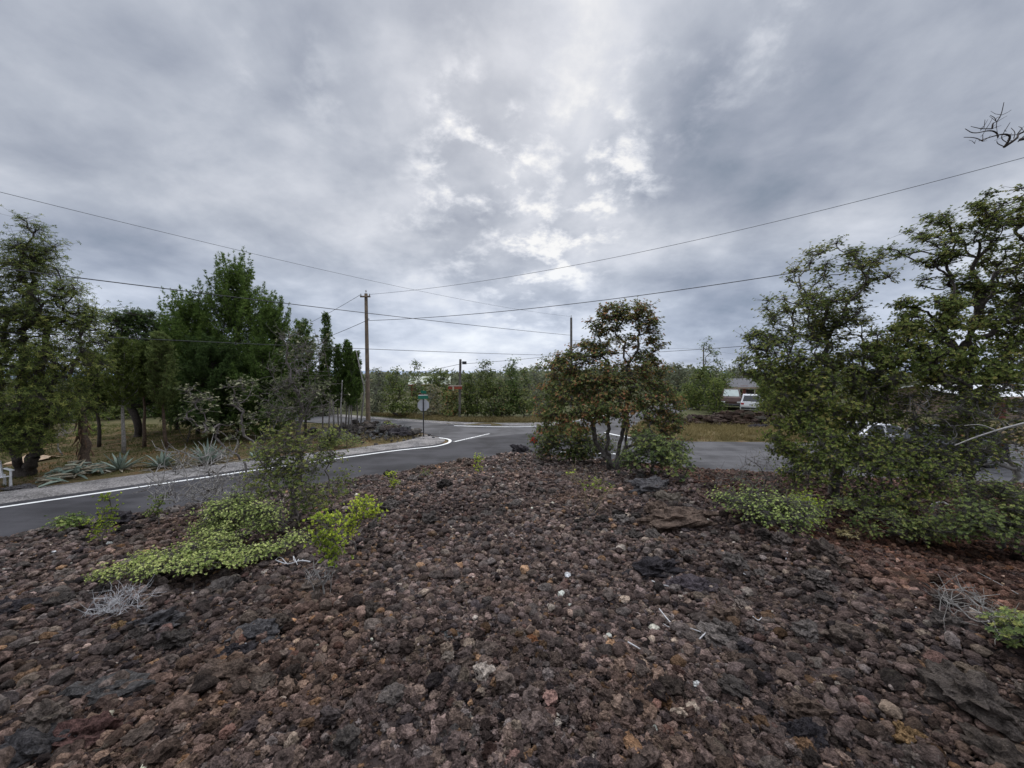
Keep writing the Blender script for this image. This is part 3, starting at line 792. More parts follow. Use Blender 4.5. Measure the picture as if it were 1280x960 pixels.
def conifer(name, label, base, h, rmax, seed, leaf="cypress", z0=.12, nb=110, upturn=.9, dens=1.0, group=None, prof=1.0, barkm="dark", lean=(0, 0), ll=.17, lw=.035, tint0=.4, r0=.13, spires=0.0, gap=0.0):
    """a tree with one leader: rising branches that curl up at the end, covered in short sprays"""
    r_ = np.random.default_rng(seed); base = np.asarray(base, float)
    root = empty(name, base, label, "tree", group)
    lean = np.array([lean[0], lean[1], 0.])
    t = np.linspace(0, 1, 9); wob = np.cumsum(r_.normal(size=(9, 3)) * .03 * np.array([1, 1, 0]), 0) * h / 6; wob[0] = 0
    tr = base - np.array([0, 0, .08]) + t[:, None] * np.array([0, 0, h]) + t[:, None] ** 1.3 * lean * h + wob
    B = Buf(); B.tube(tr, r0 * (1 - t * .93), 8)
    hb = np.sort(z0 + (1 - z0) * r_.uniform(0, 1, nb) ** .9)
    az_ = np.arange(nb) * 2.4 + r_.normal(size=nb) * .3
    ln = rmax * np.clip(((1 - hb) / (1 - z0)) ** prof * 1.0 + .10, .1, 1) * np.clip((hb - z0) / .12 + .45, .3, 1) * r_.uniform(.65, 1.15, nb)
    p0 = np.stack([np.interp(hb, t, tr[:, a]) for a in range(3)], -1)
    ho = np.stack([np.cos(az_), np.sin(az_), np.zeros(nb)], -1)
    s_ = np.array([0, .33, .66, 1.0])
    br = p0[:, None] + ho[:, None] * (s_ ** .85)[None, :, None] * ln[:, None, None] + np.array([0, 0, 1.]) * ((s_ ** 1.8) * upturn)[None, :, None] * ln[:, None, None]
    br = br + r_.normal(size=br.shape) * .05 * ln[:, None, None] * (s_ > 0)[None, :, None]
    V, F = tubes(br, (.02 + .012 * ln)[:, None] * (1 - .8 * s_)[None], 5); B.add(V, F)
    B.build("trunk", BM[barkm], root, smooth=True, tint=False)
    # sprays along the branches
    Cs, As = [], []
    for q in range(nb):
        if r_.uniform() < gap: continue
        k = max(6, int(ln[q] * 34 * dens)); u = r_.uniform(.18, 1.02, k)
        c = np.stack([np.interp(u, s_, br[q][:, a]) for a in range(3)], -1)
        tng = unit(br[q][3] - br[q][1]); spread = .07 + .13 * ln[q] * (1 - u * .7)
        c = c + r_.normal(size=(k, 3)) * spread[:, None] * np.array([.7, .7, .55])
        Cs.append(c); As.append(unit(tng[None] * .9 + r_.normal(size=(k, 3)) * .5 + np.array([0, 0, .35])))
    if spires:
        # upright leading shoots at the branch ends
        for q in range(nb):
            if hb[q] < .25 or r_.uniform() < .25: continue
            k = 14; u = r_.uniform(0, 1, k); L_ = (.35 + .75 * hb[q]) * spires * r_.uniform(.6, 1.2)
            Cs.append(br[q][3] + np.array([0, 0, 1.]) * (u * L_)[:, None] + r_.normal(size=(k, 3)) * (.055 * (1.1 - u))[:, None] * np.array([1, 1, .5]) + ho[q] * (u * L_ * .18)[:, None])
            As.append(unit(np.array([0, 0, 1.]) + r_.normal(size=(k, 3)) * .35))
    Cs, As = np.concatenate(Cs), np.concatenate(As)
    ct = np.clip(tint0 + .18 * fbm(Cs * 1.6, 2, seed) + r_.normal(size=len(Cs)) * .10, 0, 1)
    V, F, tt = rosettes(Cs, As, 6, ll, lw, r_, (.35, 1.35), ct, .1)
    mesh("crown", V, F, LM[leaf], root, tint=tt)
    return root

def copy_tree(o, loc, label=None, rz=0, sc=1.0, group=None):
    c = o.copy(); COL.objects.link(c); c.location = [float(q) for q in loc]; c.rotation_euler = (0, 0, rz); c.scale = (sc, sc, sc) if not isinstance(sc, tuple) else sc
    if label: c["label"] = label
    if group: c["group"] = group
    for ch in [q for q in bpy.data.objects if q.parent == o]:
        d = ch.copy(); COL.objects.link(d); d.parent = c
    return c
# ------------------------------------------------------------------ trees right of the mound
plant("ohia_tree", "big green tree with a rounded crown nearest the middle of the right-hand clump", "tree", G(1045, 9.6), [
    (1045, 345, 9.4, 52, 42, 39), (1000, 395, 9.3, 48, 40, 49), (1045, 412, 9.6, 45, 45, 52), (975, 450, 9.2, 55, 35, 58), (1040, 480, 9.0, 75, 45, 87), (1000, 510, 9.0, 36, 36, 52),
    (1100, 470, 9.5, 60, 50, 63), (1010, 555, 8.7, 45, 35, 52), (1075, 545, 8.8, 60, 45, 63), (955, 425, 9.6, 22, 14, 14)],
    stems=[[ (1050, 530, 9.5),  (1035, 450, 9.4),  (1030, 400, 9.4)], [ (1068, 540, 9.6),  (1085, 470, 9.7),  (1075, 400, 9.6)]],
    r0=.13, m=34, sig=.112, k=8, ll=.042, lw=.026, seed=11, tint0=.52, flat=.75)
plant("ohia_tree", "tallest tree at the right edge with dark spreading limbs against the sky", "tree", G(1222, 9.0), [
    (1160, 318, 8.8, 48, 22, 25), (1210, 285, 8.9, 66, 30, 39), (1255, 262, 9.0, 50, 24, 25), (1275, 330, 9.0, 45, 34, 27), (1160, 390, 8.7, 36, 24, 30), (1180, 410, 8.8, 70, 34, 54),
    (1265, 400, 8.9, 45, 30, 36), (1130, 440, 8.5, 55, 36, 54), (1215, 465, 8.5, 70, 34, 60), (1275, 455, 8.6, 40, 40, 36), (1320, 300, 9.2, 60, 60, 46), (1330, 420, 9.0, 50, 60, 54), (1240, 368, 8.9, 50, 16, 22), (1185, 352, 8.8, 40, 14, 14), (1275, 372, 8.9, 40, 24, 18)],
    stems=[[ (1205, 560, 9.0),  (1202, 470, 8.9),  (1212, 420, 8.9),  (1228, 360, 8.9),  (1222, 322, 8.9)], [ (1205, 560, 9.0),  (1203, 440, 8.9),  (1240, 350, 8.9),  (1275, 335, 8.9)], [ (1203, 460, 8.9),  (1180, 410, 8.8),  (1160, 390, 8.8)],
           [ (1212, 420, 8.9),  (1250, 402, 8.8),  (1285, 396, 8.8)]],
    r0=.15, m=32, sig=.10, k=8, ll=.040, lw=.025, seed=12, tint0=.48, flat=.55, barkm="dark")
plant("ohia_shrub", "dense dark green shrub under the rounded right-hand tree", "shrub", (1085, 650, 8.0), [
    (1060, 575, 7.9, 60, 26, 40), (1130, 575, 7.8, 60, 30, 60), (1190, 560, 7.9, 50, 40, 50), (1250, 520, 8.2, 50, 40, 46), (1170, 510, 8.2, 50, 40, 40), (1010, 590, 8.1, 35, 25, 22), (1100, 620, 7.6, 60, 22, 26), (1170, 605, 7.6, 40, 25, 20)],
    r0=.06, m=21, sig=.14, ll=0.0396, lw=0.02688, seed=13, tint0=.46, bf=.5, crown="foliage", trunk="stems")
plant("twiggy_tree", "half bare tree with tangled grey twigs at the right edge", "tree", (1262, 650, 7.0), [
    (1160, 520, 6.9, 70, 40, 40), (1235, 520, 6.8, 60, 45, 44), (1200, 560, 6.9, 55, 25, 26), (1190, 470, 7.2, 40, 30, 18), (1275, 490, 6.9, 40, 50, 26), (1290, 570, 6.8, 45, 30, 18), (1110, 505, 7.3, 35, 30, 14)],
    stems=[[ (1268, 585, 6.9),  (1255, 545, 6.9)], [ (1310, 590, 6.9),  (1280, 530, 6.8),  (1225, 535, 6.7)]],
    r0=.06, rtip=.0055, m=10, sig=.15, ll=0.0396, lw=0.02688, seed=14, bare=.62, barkm="pale", leaf="ohia_red", tint0=.5, bf=.15, crook=.16)
plant("ohia_shrub", "leafy green shrub low on the right beside the dark car", "shrub", (1255, 692, 6.6), [
    (1250, 640, 6.4, 60, 30, 40), (1200, 650, 6.4, 40, 22, 26), (1290, 660, 6.2, 40, 30, 22), (1230, 610, 6.6, 50, 14, 12)],
    r0=.03, m=20, sig=.12, ll=0.0363, lw=0.0256, seed=15, tint0=.45, bf=.6, crown="foliage", trunk="stems", leaf="olive")
plant("low_shrub", "low spreading shrub with a pale bleached twig at the foot of the right-hand trees", "shrub", (1140, 680, 7.0), [
    (1110, 655, 6.9, 50, 16, 30), (1165, 662, 6.8, 45, 14, 24), (1060, 640, 7.2, 30, 16, 12)], r0=.02, rtip=.004, m=15, sig=.10, ll=0.033, lw=0.02432, seed=16, bf=.7, tint0=.5, crown="foliage", trunk="stems", leaf="olive")
plant("low_shrub", "pale yellow-green shrub at the left foot of the right-hand trees", "shrub", (965, 658, 9.2), [
    (950, 632, 9.0, 45, 14, 26), (985, 645, 8.6, 30, 18, 24), (915, 622, 9.6, 25, 10, 10)], r0=.02, rtip=.004, m=30, sig=.11, ll=.019, lw=.013, seed=17, bf=.7, tint0=.45, crown="foliage", trunk="stems", leaf="cover")
plant("low_shrub", "bright green bushy shrub with upright shoots left of the dark right-hand foliage", "shrub", (1003, 666, 8.3), [
    (1003, 642, 8.2, 18, 16, 18), (1010, 628, 8.3, 14, 12, 12)], r0=.02, rtip=.004, m=15, sig=.08, ll=0.0396, lw=0.0192, seed=18, bf=.7, tint0=.35, crown="foliage", trunk="stems", leaf="lime", elev=(.5, 1.3))
plant("twiggy_shrub", "grey leafless shrub in front of the side road left of the big right-hand trees", "shrub", (955, 622, 10.8), [
    (950, 590, 10.7, 40, 22, 40), (905, 600, 11.2, 35, 14, 26), (985, 600, 10.4, 25, 20, 18)], r0=.025, rtip=.004, m=7, sig=.14, ll=0.033, lw=0.0224, seed=19, bf=.2, bare=.8, barkm="twig", leaf="grey", crown="foliage", trunk="stems", crook=.16)
plant("low_shrub", "small green bush cut off by the right edge of the picture on the dark slope", "shrub", (1284, 818, 4.3), [
    (1288, 795, 4.3, 22, 18, 22)], r0=.015, rtip=.003, m=15, sig=.06, ll=0.0297, lw=0.0128, seed=20, bf=.7, tint0=.5, crown="foliage", trunk="stems", leaf="olive")
plant("yellow_shrub", "small yellowing plant alone on the dark red slope right of centre", "shrub", (1058, 678, 6.6), [
    (1058, 668, 6.6, 16, 5, 9)], r0=.008, rtip=.003, m=8, sig=.05, ll=0.033, lw=0.0224, seed=21, tint0=.6, crown="foliage", trunk="stems", leaf="grass")

# middle ohia with its skirt
plant("ohia_tree", "forked grey-trunked tree with reddish leaves standing alone at the mound's far edge", "tree", (770, 588, 12.6), [
    (785, 390, 12.5, 34, 13, 34), (757, 405, 12.5, 26, 14, 26), (806, 404, 12.5, 18, 18, 18), (734, 440, 12.4, 20, 16, 26), (712, 452, 12.3, 20, 14, 18), (700, 462, 12.4, 28, 16, 26), (822, 428, 12.6, 12, 14, 10), (806, 452, 12.5, 20, 16, 16), (760, 432, 12.5, 22, 16, 12), (788, 425, 12.5, 16, 14, 8),
    (700, 492, 12.2, 34, 16, 28), (690, 515, 12.0, 26, 12, 20), (752, 490, 12.2, 46, 16, 24), (805, 490, 12.2, 40, 20, 26), (832, 508, 12.2, 26, 20, 22), (795, 520, 11.9, 40, 12, 18), (838, 530, 12.2, 18, 18, 12), (735, 520, 12, 34, 10, 18), (760, 508, 11.9, 50, 14, 30), (765, 465, 12.3, 55, 18, 44), (735, 480, 12.1, 40, 14, 26), (815, 470, 12.4, 28, 18, 20), (705, 535, 12.0, 34, 14, 26), (820, 548, 12.0, 30, 14, 22)],
    stems=[[(758, 565, 12.5), (761, 520, 12.5), (760, 480, 12.4), (752, 445, 12.4)], [(781, 562, 12.6), (785, 500, 12.6), (786, 455, 12.6), (778, 425, 12.6)], [(785, 500, 12.6), (789, 450, 12.6), (797, 420, 12.5)], [(755, 570, 12.4), (742, 535, 12.3), (725, 505, 12.3)]],
    r0=.12, rtip=.006, m=24, sig=.11, k=8, ll=.050, lw=.031, seed=31, leaf="ohia_red", tint0=.60, redspots=.05, bf=.3, out=.6)
plant("ohia_shrub", "low green shrub with one red blossom left of the forked trunk", "shrub", (712, 578, 12.9), [
    (700, 545, 12.6, 36, 18, 60), (740, 557, 12.5, 28, 14, 40), (680, 560, 12.9, 18, 14, 26), (720, 568, 12.4, 30, 8, 24)], r0=.03, m=18, sig=.13, ll=0.0495, lw=0.0352, seed=32, leaf="ohia_red", tint0=.36, bf=.6, crown="foliage", trunk="stems")
r_ = np.random.default_rng(5)
sh_ = [o for o in bpy.data.objects if o.get("label", "").startswith("low green shrub with one red")][0]
fl = P(667, 549, sh_.location.y - .3); C_ = fl + r_.normal(size=(10, 3)) * .05
V, F, tt = rosettes(C_, unit(C_ - fl + np.array([0, -.02, .04])), 9, .06, .02, r_, (.2, 1.2))
mesh("blossom", V, F, LM["red"], sh_, tint=tt)
plant("ohia_shrub", "green shrub with upright shoots at the right foot of the forked trunk", "shrub", (815, 594, 12.2), [
    (812, 562, 12, 26, 20, 36), (838, 567, 11.8, 24, 16, 26), (790, 575, 12, 14, 10, 12)], r0=.025, m=15, sig=.13, ll=0.0495, lw=0.0288, seed=33, leaf="olive", tint0=.38, bf=.6, crown="foliage", trunk="stems")
plant("sapling", "thin leafy sapling right of the forked tree in front of the side road", "sapling", (855, 604, 10.4), [
    (852, 588, 10.3, 14, 22, 14), (846, 566, 10.3, 8, 12, 6)], r0=.012, rtip=.004, m=8, sig=.07, ll=0.0396, lw=0.0256, seed=34, leaf="olive", tint0=.5, crown="foliage", trunk="stem")

# ------------------------------------------------------------------ shrubs on the left of the mound
plant("ohia_tree", "tall half-bare grey tree rising behind the lava shrubs on the left", "tree", (372, 650, 9.6), [
    (352, 470, 9.5, 20, 26, 18), (385, 462, 9.5, 36, 42, 40), (360, 505, 9.4, 26, 24, 22), (400, 505, 9.5, 22, 26, 18), (375, 430, 9.5, 26, 20, 14), (350, 520, 9.3, 18, 16, 10)],
    stems=[[ (372, 560, 9.6),  (376, 525, 9.6),  (372, 490, 9.5)], [ (372, 560, 9.6),  (374, 530, 9.6),  (395, 495, 9.6)]], r0=.042, expo=.62, rtip=.0034, m=9, sig=.13, ll=0.0396, lw=0.02688, seed=41, bare=.66, barkm="twig", leaf="ohia_pale", tint0=.45, bf=.3, crook=.06)
plant("ohia_shrub", "leafy olive shrub with many thin stems in the middle of the left bank", "shrub", (362, 662, 8.0), [
    (345, 560, 8.0, 30, 22, 40), (385, 575, 8.0, 34, 20, 44), (405, 555, 8.1, 24, 12, 14), (340, 600, 7.9, 32, 26, 40), (385, 615, 7.9, 40, 26, 40), (420, 545, 8.2, 16, 8, 8), (355, 535, 8.0, 18, 14, 12), (430, 600, 8.2, 16, 10, 8)],
    stems=[[ (350, 630, 7.9)], [ (370, 625, 7.9)], [ (385, 630, 8.0)], [ (340, 635, 7.9)]], r0=.03, rtip=.004, m=11, sig=.10, ll=0.0363, lw=0.02304, seed=42, leaf="olive", tint0=.62, bare=.25, barkm="twig", bf=.3, crown="foliage", trunk="stems", elev=(.2, 1.1))
plant("ohia_sapling", "spindly sapling with pale cream leaf tips leaning left over the road", "sapling", (318, 624, 9.6), [
    (245, 492, 9.4, 14, 10, 10), (258, 510, 9.4, 16, 14, 10), (265, 535, 9.4, 18, 12, 8), (238, 520, 9.3, 8, 6, 4), (290, 540, 9.5, 14, 14, 6)], stems=[[ (300, 575, 9.6),  (275, 530, 9.4)]],
    r0=.022, rtip=.006, m=5, sig=.10, ll=0.0429, lw=0.0288, seed=43, leaf="ohia_pale", tint0=.5, barkm="twig", bf=.15, crown="foliage", trunk="stem", redspots=.3)
plant("ohia_sapling", "spindly sapling with pale cream leaf tips left of the half-bare grey tree", "sapling", (332, 624, 9.9), [
    (288, 485, 9.6, 8, 8, 5), (308, 482, 9.7, 12, 10, 10), (300, 500, 9.7, 18, 10, 9), (308, 520, 9.7, 10, 16, 6)], stems=[[ (325, 575, 9.8),  (305, 545, 9.7),  (305, 515, 9.7)]],
    r0=.022, rtip=.006, m=5, sig=.09, ll=0.0429, lw=0.0288, seed=44, leaf="ohia_pale", tint0=.5, barkm="twig", bf=.15, crown="foliage", trunk="stem", redspots=.3)
plant("dead_shrub", "leafless grey twig shrub spreading over the road edge on the left", "shrub", (272, 652, 8.2), [
    (235, 605, 8.1, 50, 24, 46), (290, 615, 8.0, 36, 22, 34), (215, 575, 8.1, 18, 16, 10), (265, 575, 8.2, 40, 14, 18), (320, 600, 8.0, 18, 20, 14)], stems=[[ (265, 630, 8.1),  (240, 610, 8.1),  (210, 570, 8.1)], [ (270, 635, 8.1)], [ (285, 625, 8.1)]],
    r0=.026, rtip=.0062, m=0, sig=.14, bare=1, seed=45, barkm="pale", bf=.1, trunk="stems", crook=.16)
plant("groundcover_shrub", "rounded yellow-green leafy shrub among the twigs on the left bank", "shrub", (300, 684, 7.3), [
    (290, 640, 7.3, 34, 20, 36), (330, 650, 7.2, 24, 16, 18), (270, 665, 7.1, 30, 10, 18)], r0=.02, rtip=.003, m=46, sig=.09, ll=.019, lw=.013, seed=46, leaf="cover", tint0=.60, bf=.6, crown="foliage", trunk="stems", elev=(-.2, 1.0))
plant("groundcover_shrub", "low yellow-green mat of leaves spreading on the clinker at left", "shrub", (240, 716, 6.5), [
    (172, 708, 6.2, 30, 6, 13, .3), (215, 700, 6.3, 24, 7, 16, .35), (258, 700, 6.3, 22, 7, 15, .3), (265, 680, 6.6, 34, 9, 14, .4), (310, 692, 6.6, 24, 5, 9, .3), (350, 680, 6.9, 26, 5, 10, .3)], r0=.014, rtip=.003, m=46, sig=.075, ll=.019, lw=.013, seed=47, leaf="cover", tint0=.72, bf=.7, crown="foliage", trunk="stems", flat=.45, elev=(-.2, 1.0))
def sapling(label, px, d, spec, seed, leaf="lime", foot=None, **kw):
    a = dict(r0=.010, rtip=.0035, m=10, sig=.05, ll=0.033, lw=0.01792, seed=seed, leaf=leaf, tint0=.40, barkm="twig", crown="foliage", trunk="stem", elev=(.6, 1.4), name_="sapling"); a.update(kw); nm = a.pop("name_")
    return plant(nm, label, "sapling", (*foot, d) if foot else G(px, d), spec, **a)
sapling("thin yellow-green sapling with bare grey stems beside the bleached branch", 405, 5.75, [(408, 650, 5.75, 10, 12, 7), (414, 680, 5.75, 10, 20, 14), (400, 668, 5.75, 10, 16, 6), (418, 700, 5.7, 6, 10, 4)], 51, foot=(407, 738))
sapling("branching yellow-green sapling right of the olive shrub on the left bank", 445, 7.2, [(452, 635, 7.2, 10, 14, 12), (466, 642, 7.2, 7, 14, 9), (440, 652, 7.2, 12, 14, 9), (432, 665, 7.1, 8, 8, 4)], 52, tint0=.62, foot=(444, 690))
sapling("small upright lime sapling at the mound edge against the dark road", 490, 11.0, [(489, 596, 11, 4, 7, 6), (494, 604, 11, 4, 8, 6)], 53, tint0=.5, foot=(491, 614))
sapling("small bright lime sapling on the crest against the junction", 599, 13.6, [(599, 575, 13.6, 6, 6, 8), (599, 585, 13.6, 5, 7, 6)], 54, tint0=.55, foot=(599, 592))
sapling("tiny pale sprig on the mound edge between the two lime saplings", 531, 12.3, [(531, 592, 12.3, 7, 4, 6)], 55, leaf="cover", m=4, foot=(531, 598))
sapling("slim green sapling beside the dark boulder at the left road edge", 128, 7.6, [(134, 632, 7.6, 7, 14, 8), (128, 655, 7.6, 12, 8, 8), (124, 668, 7.6, 6, 8, 3)], 56, leaf="lime", tint0=.2, foot=(128, 684))
plant("low_shrub", "small flat green bush on the lava at the far left road edge", "shrub", (88, 664, 7.9), [(86, 652, 7.8, 18, 7, 18)], r0=.01, rtip=.003, m=12, sig=.07, ll=0.033, lw=0.02304, seed=57, leaf="cover", tint0=.2, crown="foliage", trunk="stems", bf=.7)
sapling("single tiny yellow sprout on the open clinker at left", 243, 4.6, [(243, 738, 4.6, 4, 3, 3)], 58, m=3, sig=.02, ll=.03, foot=(243, 743))
sapling("two small yellow sprouts by the twigs behind the groundcover at left", 200, 8.6, [(197, 628, 8.6, 10, 8, 7), (192, 642, 8.5, 6, 4, 4)], 59, leaf="cover", m=13, foot=(198, 656))
plant("dry_weed", "straw-coloured dry weed with a few green leaves in front of the forked tree", "weed", (735, 646, 8.2), [(738, 612, 8.2, 26, 22, 16), (722, 595, 8.2, 16, 16, 10), (750, 610, 8.3, 20, 12, 8)], r0=.006, rtip=.003, m=7, sig=.06, ll=0.0264, lw=0.01408, seed=60, leaf="lime", tint0=.2, bare=.72, barkm="straw", crown="foliage", trunk="stems", bf=.8, crook=.05)
plant("dead_twig_bush", "small silver-white dead bush on the bare clinker at left", "dead bush", (150, 772, 4.2), [(150, 752, 4.2, 32, 14, 46, .2), (135, 762, 4.15, 20, 8, 16, .15)], r0=.008, rtip=.0019, m=0, sig=.05, bare=1, seed=61, barkm="silver", bf=.6, trunk="stems", crook=.08)
plant("dead_twig_bush", "pale forked bare stems under the yellow-green sapling at left", "dead bush", (404, 748, 5.4), [(392, 715, 5.4, 14, 10, 7), (408, 716, 5.4, 14, 12, 8)], r0=.010, rtip=.003, m=0, sig=.05, bare=1, seed=62, barkm="pale", bf=.9, trunk="stems", crook=.05)
plant("dead_twig_bush", "flattened grey twigs on the dark slope near the right edge", "dead bush", (1240, 788, 4.7), [(1215, 765, 4.7, 50, 18, 26, .25)], r0=.008, rtip=.0022, m=0, sig=.07, bare=1, seed=63, barkm="pale", bf=.3, trunk="stems", crook=.1)

# ------------------------------------------------------------------ yard trees across the road on the left
plant("broadleaf_tree", "large leaning tree with drooping foliage at the far left edge", "tree", G(22, 15.2), [
    (42, 312, 15, 20, 16, 14), (10, 345, 15, 30, 26, 22), (50, 335, 15, 26, 24, 18), (75, 385, 15, 36, 30, 34), (20, 400, 15, 46, 32, 40), (100, 405, 15, 20, 20, 14), (90, 445, 14.8, 36, 30, 34), (25, 460, 14.5, 50, 34, 46),
    (-20, 420, 15, 40, 80, 44), (30, 515, 14.2, 46, 26, 36), (75, 500, 14.6, 34, 30, 26), (15, 545, 14.0, 34, 18, 22), (48, 545, 14.2, 18, 14, 12), (38, 282, 15, 9, 12, 4)],
    stems=[[ (20, 570, 15.1),  (30, 450, 15.1),  (40, 345, 15.1),  (38, 300, 15)], [ (42, 570, 15.2),  (48, 480, 15.2),  (60, 410, 15.1)], [ (10, 560, 15),  (0, 470, 15),  (10, 400, 15)]],
    r0=.28, rtip=.007, m=28, sig=.26, k=7, ll=0.1122, lw=0.0288, seed=71, leaf="iron", barkm="dark", tint0=.46, elev=(-.5, .6), bf=.2, flat=.8)
conifer("conifer_tree", "tallest dark green conifer with spiky upswept shoots left of the pole", G(294, 26), 11.1, 3.7, 81, nb=270, z0=.05, upturn=.85, dens=1.1, prof=.85, tint0=.5, spires=1.0)
conifer("conifer_tree", "dark green conifer with twin spires left of the tallest conifer", G(245, 25), 8.5, 2.4, 82, nb=190, z0=.05, upturn=.95, dens=1.2, prof=.6, tint0=.5, spires=1.0)
conifer("conifer_tree", "bushy lower conifer left of the twin-spired one", G(220, 27), 7.8, 2.6, 83, nb=130, z0=.05, upturn=.7, dens=1.1, prof=.5, tint0=.5, spires=1.0)
conifer("conifer_tree", "narrow conifer at the right shoulder of the tallest conifer", G(343, 25), 8.0, 2.0, 84, nb=150, z0=.05, upturn=.8, dens=1.2, prof=.6, tint0=.45, spires=1.0)
conifer("conifer_tree", "low dark conifer filling in front of the tallest conifer", G(268, 22.5), 5.6, 2.3, 85, nb=120, z0=.05, upturn=.5, dens=1.2, prof=.5, leaf="darkleaf", spires=.5)
conifer("conifer_tree", "low conifer in front of the narrow one behind the half-bare grey tree", G(328, 23), 5.4, 1.9, 86, nb=100, z0=.05, upturn=.6, dens=1.2, prof=.5, leaf="cypress", tint0=.35, spires=.5)
plant("dark_tree", "compact very dark round-topped tree between the leaning tree and the conifers", "tree", G(170, 24), [
    (168, 402, 24, 30, 16, 34), (150, 425, 24, 20, 18, 20), (188, 425, 24, 20, 18, 20), (170, 450, 24, 38, 24, 40), (170, 490, 24, 36, 24, 30)], r0=.2, rtip=.012, m=28, sig=.34, k=7, ll=0.1452, lw=0.0512, seed=87, leaf="darkleaf", barkm="dark", tint0=.4, flat=.5)
def slim(label, px, d, top, wpx, seed, bot=.35, leaf="olive", **kw):
    b = G(px, d); h = P(px, top, d)[2] - b[2]
    return conifer(kw.pop("name_", "slim_tree"), label, b, h, wpx / FOC * d, seed, leaf=leaf, z0=bot, nb=kw.pop("nb", 90), upturn=kw.pop("upturn", 1.2), prof=kw.pop("prof", .45), dens=kw.pop("dens", 1.6), r0=kw.pop("r0", .09), **kw)
slim("vine-clad slim tree with a pale thin trunk between the broken stump and agaves", 151, 19, 424, 17, 91, .40, "iron", group="slim trees on the yard lawn", barkm="pale")
slim("slim tree with a dense yellowish-green narrow crown beside the twin-spired conifer", 207, 20, 418, 16, 92, .36, "olive", group="slim trees on the yard lawn", barkm="brown", tint0=.45)
slim("slim tree with a reddish-brown bare lower trunk left of the yellowish narrow crown", 177, 20.5, 430, 17, 93, .5, "iron", group="slim trees on the yard lawn", barkm="brown", tint0=.3)
slim("slim shaded tree behind the broken stump at the left", 120, 21, 440, 18, 94, .35, "iron", group="slim trees on the yard lawn", barkm="dark", tint0=.25)
slim("slim upright tree with an olive crown right behind the half-bare grey tree", 381, 24, 402, 20, 95, .15, "cypress", group="slim trees on the yard lawn", tint0=.42)
for i, (px, d, top, w, s, lb) in enumerate([
    (411, 24.0, 392, 8, 101, "tallest pencil-thin cypress left of the utility pole"), (402, 24.5, 440, 8, 102, "short pencil cypress just left of the tallest pencil cypress"),
    (422, 24.3, 432, 8, 103, "pencil cypress right of the tallest one in the row"), (431, 24.8, 426, 7, 104, "pencil cypress with a pointed top in the middle of the row by the pole"),
    (438, 24.2, 428, 7, 105, "pencil cypress second from the pole end of the row"), (445, 25.2, 440, 7, 106, "last pencil cypress of the row beside the utility pole")]):
    slim(lb, px, d, top, w, s, .30, "cypress", name_="pencil_cypress", group="pencil cypresses in a row by the pole", nb=70, r0=.055, barkm="twig", upturn=1.6, dens=3.4, ll=.13, tint0=.36)
for i, (px, d, top, lb) in enumerate([(416, 24.1, 470, "bare grey pole-like trunk under the tallest pencil cypress"), (426, 24.0, 475, "bare pale trunk in the middle of the cypress row"), (434, 24.4, 478, "bare trunk under the right end of the cypress row"), (449, 25.0, 438, "bare leaning trunk between the cypress row and the utility pole")]):
    b = G(px, d); t = P(px + (-3, 2, 1, -4)[i], top, d); mid = (b + t) / 2 + np.array([.08 * (-1) ** i + (.5 if i == 3 else 0), 0, 0])
    o = Buf().tube([b - [0, 0, .1], mid, t], [.06, .05, .03], 8)
    tw = np.random.default_rng(i)
    for q in range(5):
        s_ = mid + (t - mid) * tw.uniform(.1, .9); o.tube([s_, s_ + tw.normal(size=3) * .12 + [0, 0, .15], s_ + tw.normal(size=3) * .2 + [0, 0, .4]], [.016, .012, .006], 5)
    tag(o.build("bare_tree", BM["pale"], origin=b, smooth=True, tint=False), lb, "dead tree", "bare trunks in the cypress row")
plant("low_shrub", "low yellow-green bush at the foot of the cypress row", "shrub", G(432, 20.8), [(430, 552, 20.8, 26, 8, 26, .6), (415, 548, 21, 14, 8, 10)], r0=.02, rtip=.005, m=15, sig=.16, ll=0.0594, lw=0.0384, seed=110, leaf="olive", tint0=.6, crown="foliage", trunk="stems", bf=.7)
plant("low_shrub", "small bright green weed on the island beside the utility pole", "weed", G(486, 26), [(486, 532, 26, 9, 4, 10, .4)], r0=.02, rtip=.005, m=12, sig=.14, ll=0.066, lw=0.0256, seed=111, leaf="lime", tint0=.25, crown="foliage", trunk="stems", bf=.7)
plant("yard_bush", "dark leafy bush in the shade behind the agaves", "shrub", G(232, 22), [(235, 520, 22, 26, 16, 34), (262, 525, 22, 20, 12, 20)], r0=.03, rtip=.007, m=11, sig=.22, ll=.14, lw=.07, seed=112, leaf="darkleaf", tint0=.5, crown="foliage", trunk="stems", bf=.6)
plant("dead_twig_bush", "tangle of pale dead twigs under the large leaning tree", "dead bush", G(72, 19), [(70, 532, 19, 24, 18, 40)], r0=.03, rtip=.007, m=0, sig=.2, bare=1, seed=113, barkm="pale", bf=.2, trunk="stems")
plant("yard_bush", "low hedge-like green bush behind the tan sheet at the far left", "shrub", G(118, 25), [(110, 545, 25, 34, 14, 34), (60, 548, 25, 30, 12, 26)], r0=.03, rtip=.008, m=11, sig=.25, ll=.16, lw=.07, seed=114, leaf="iron", tint0=.4, crown="foliage", trunk="stems", bf=.6)

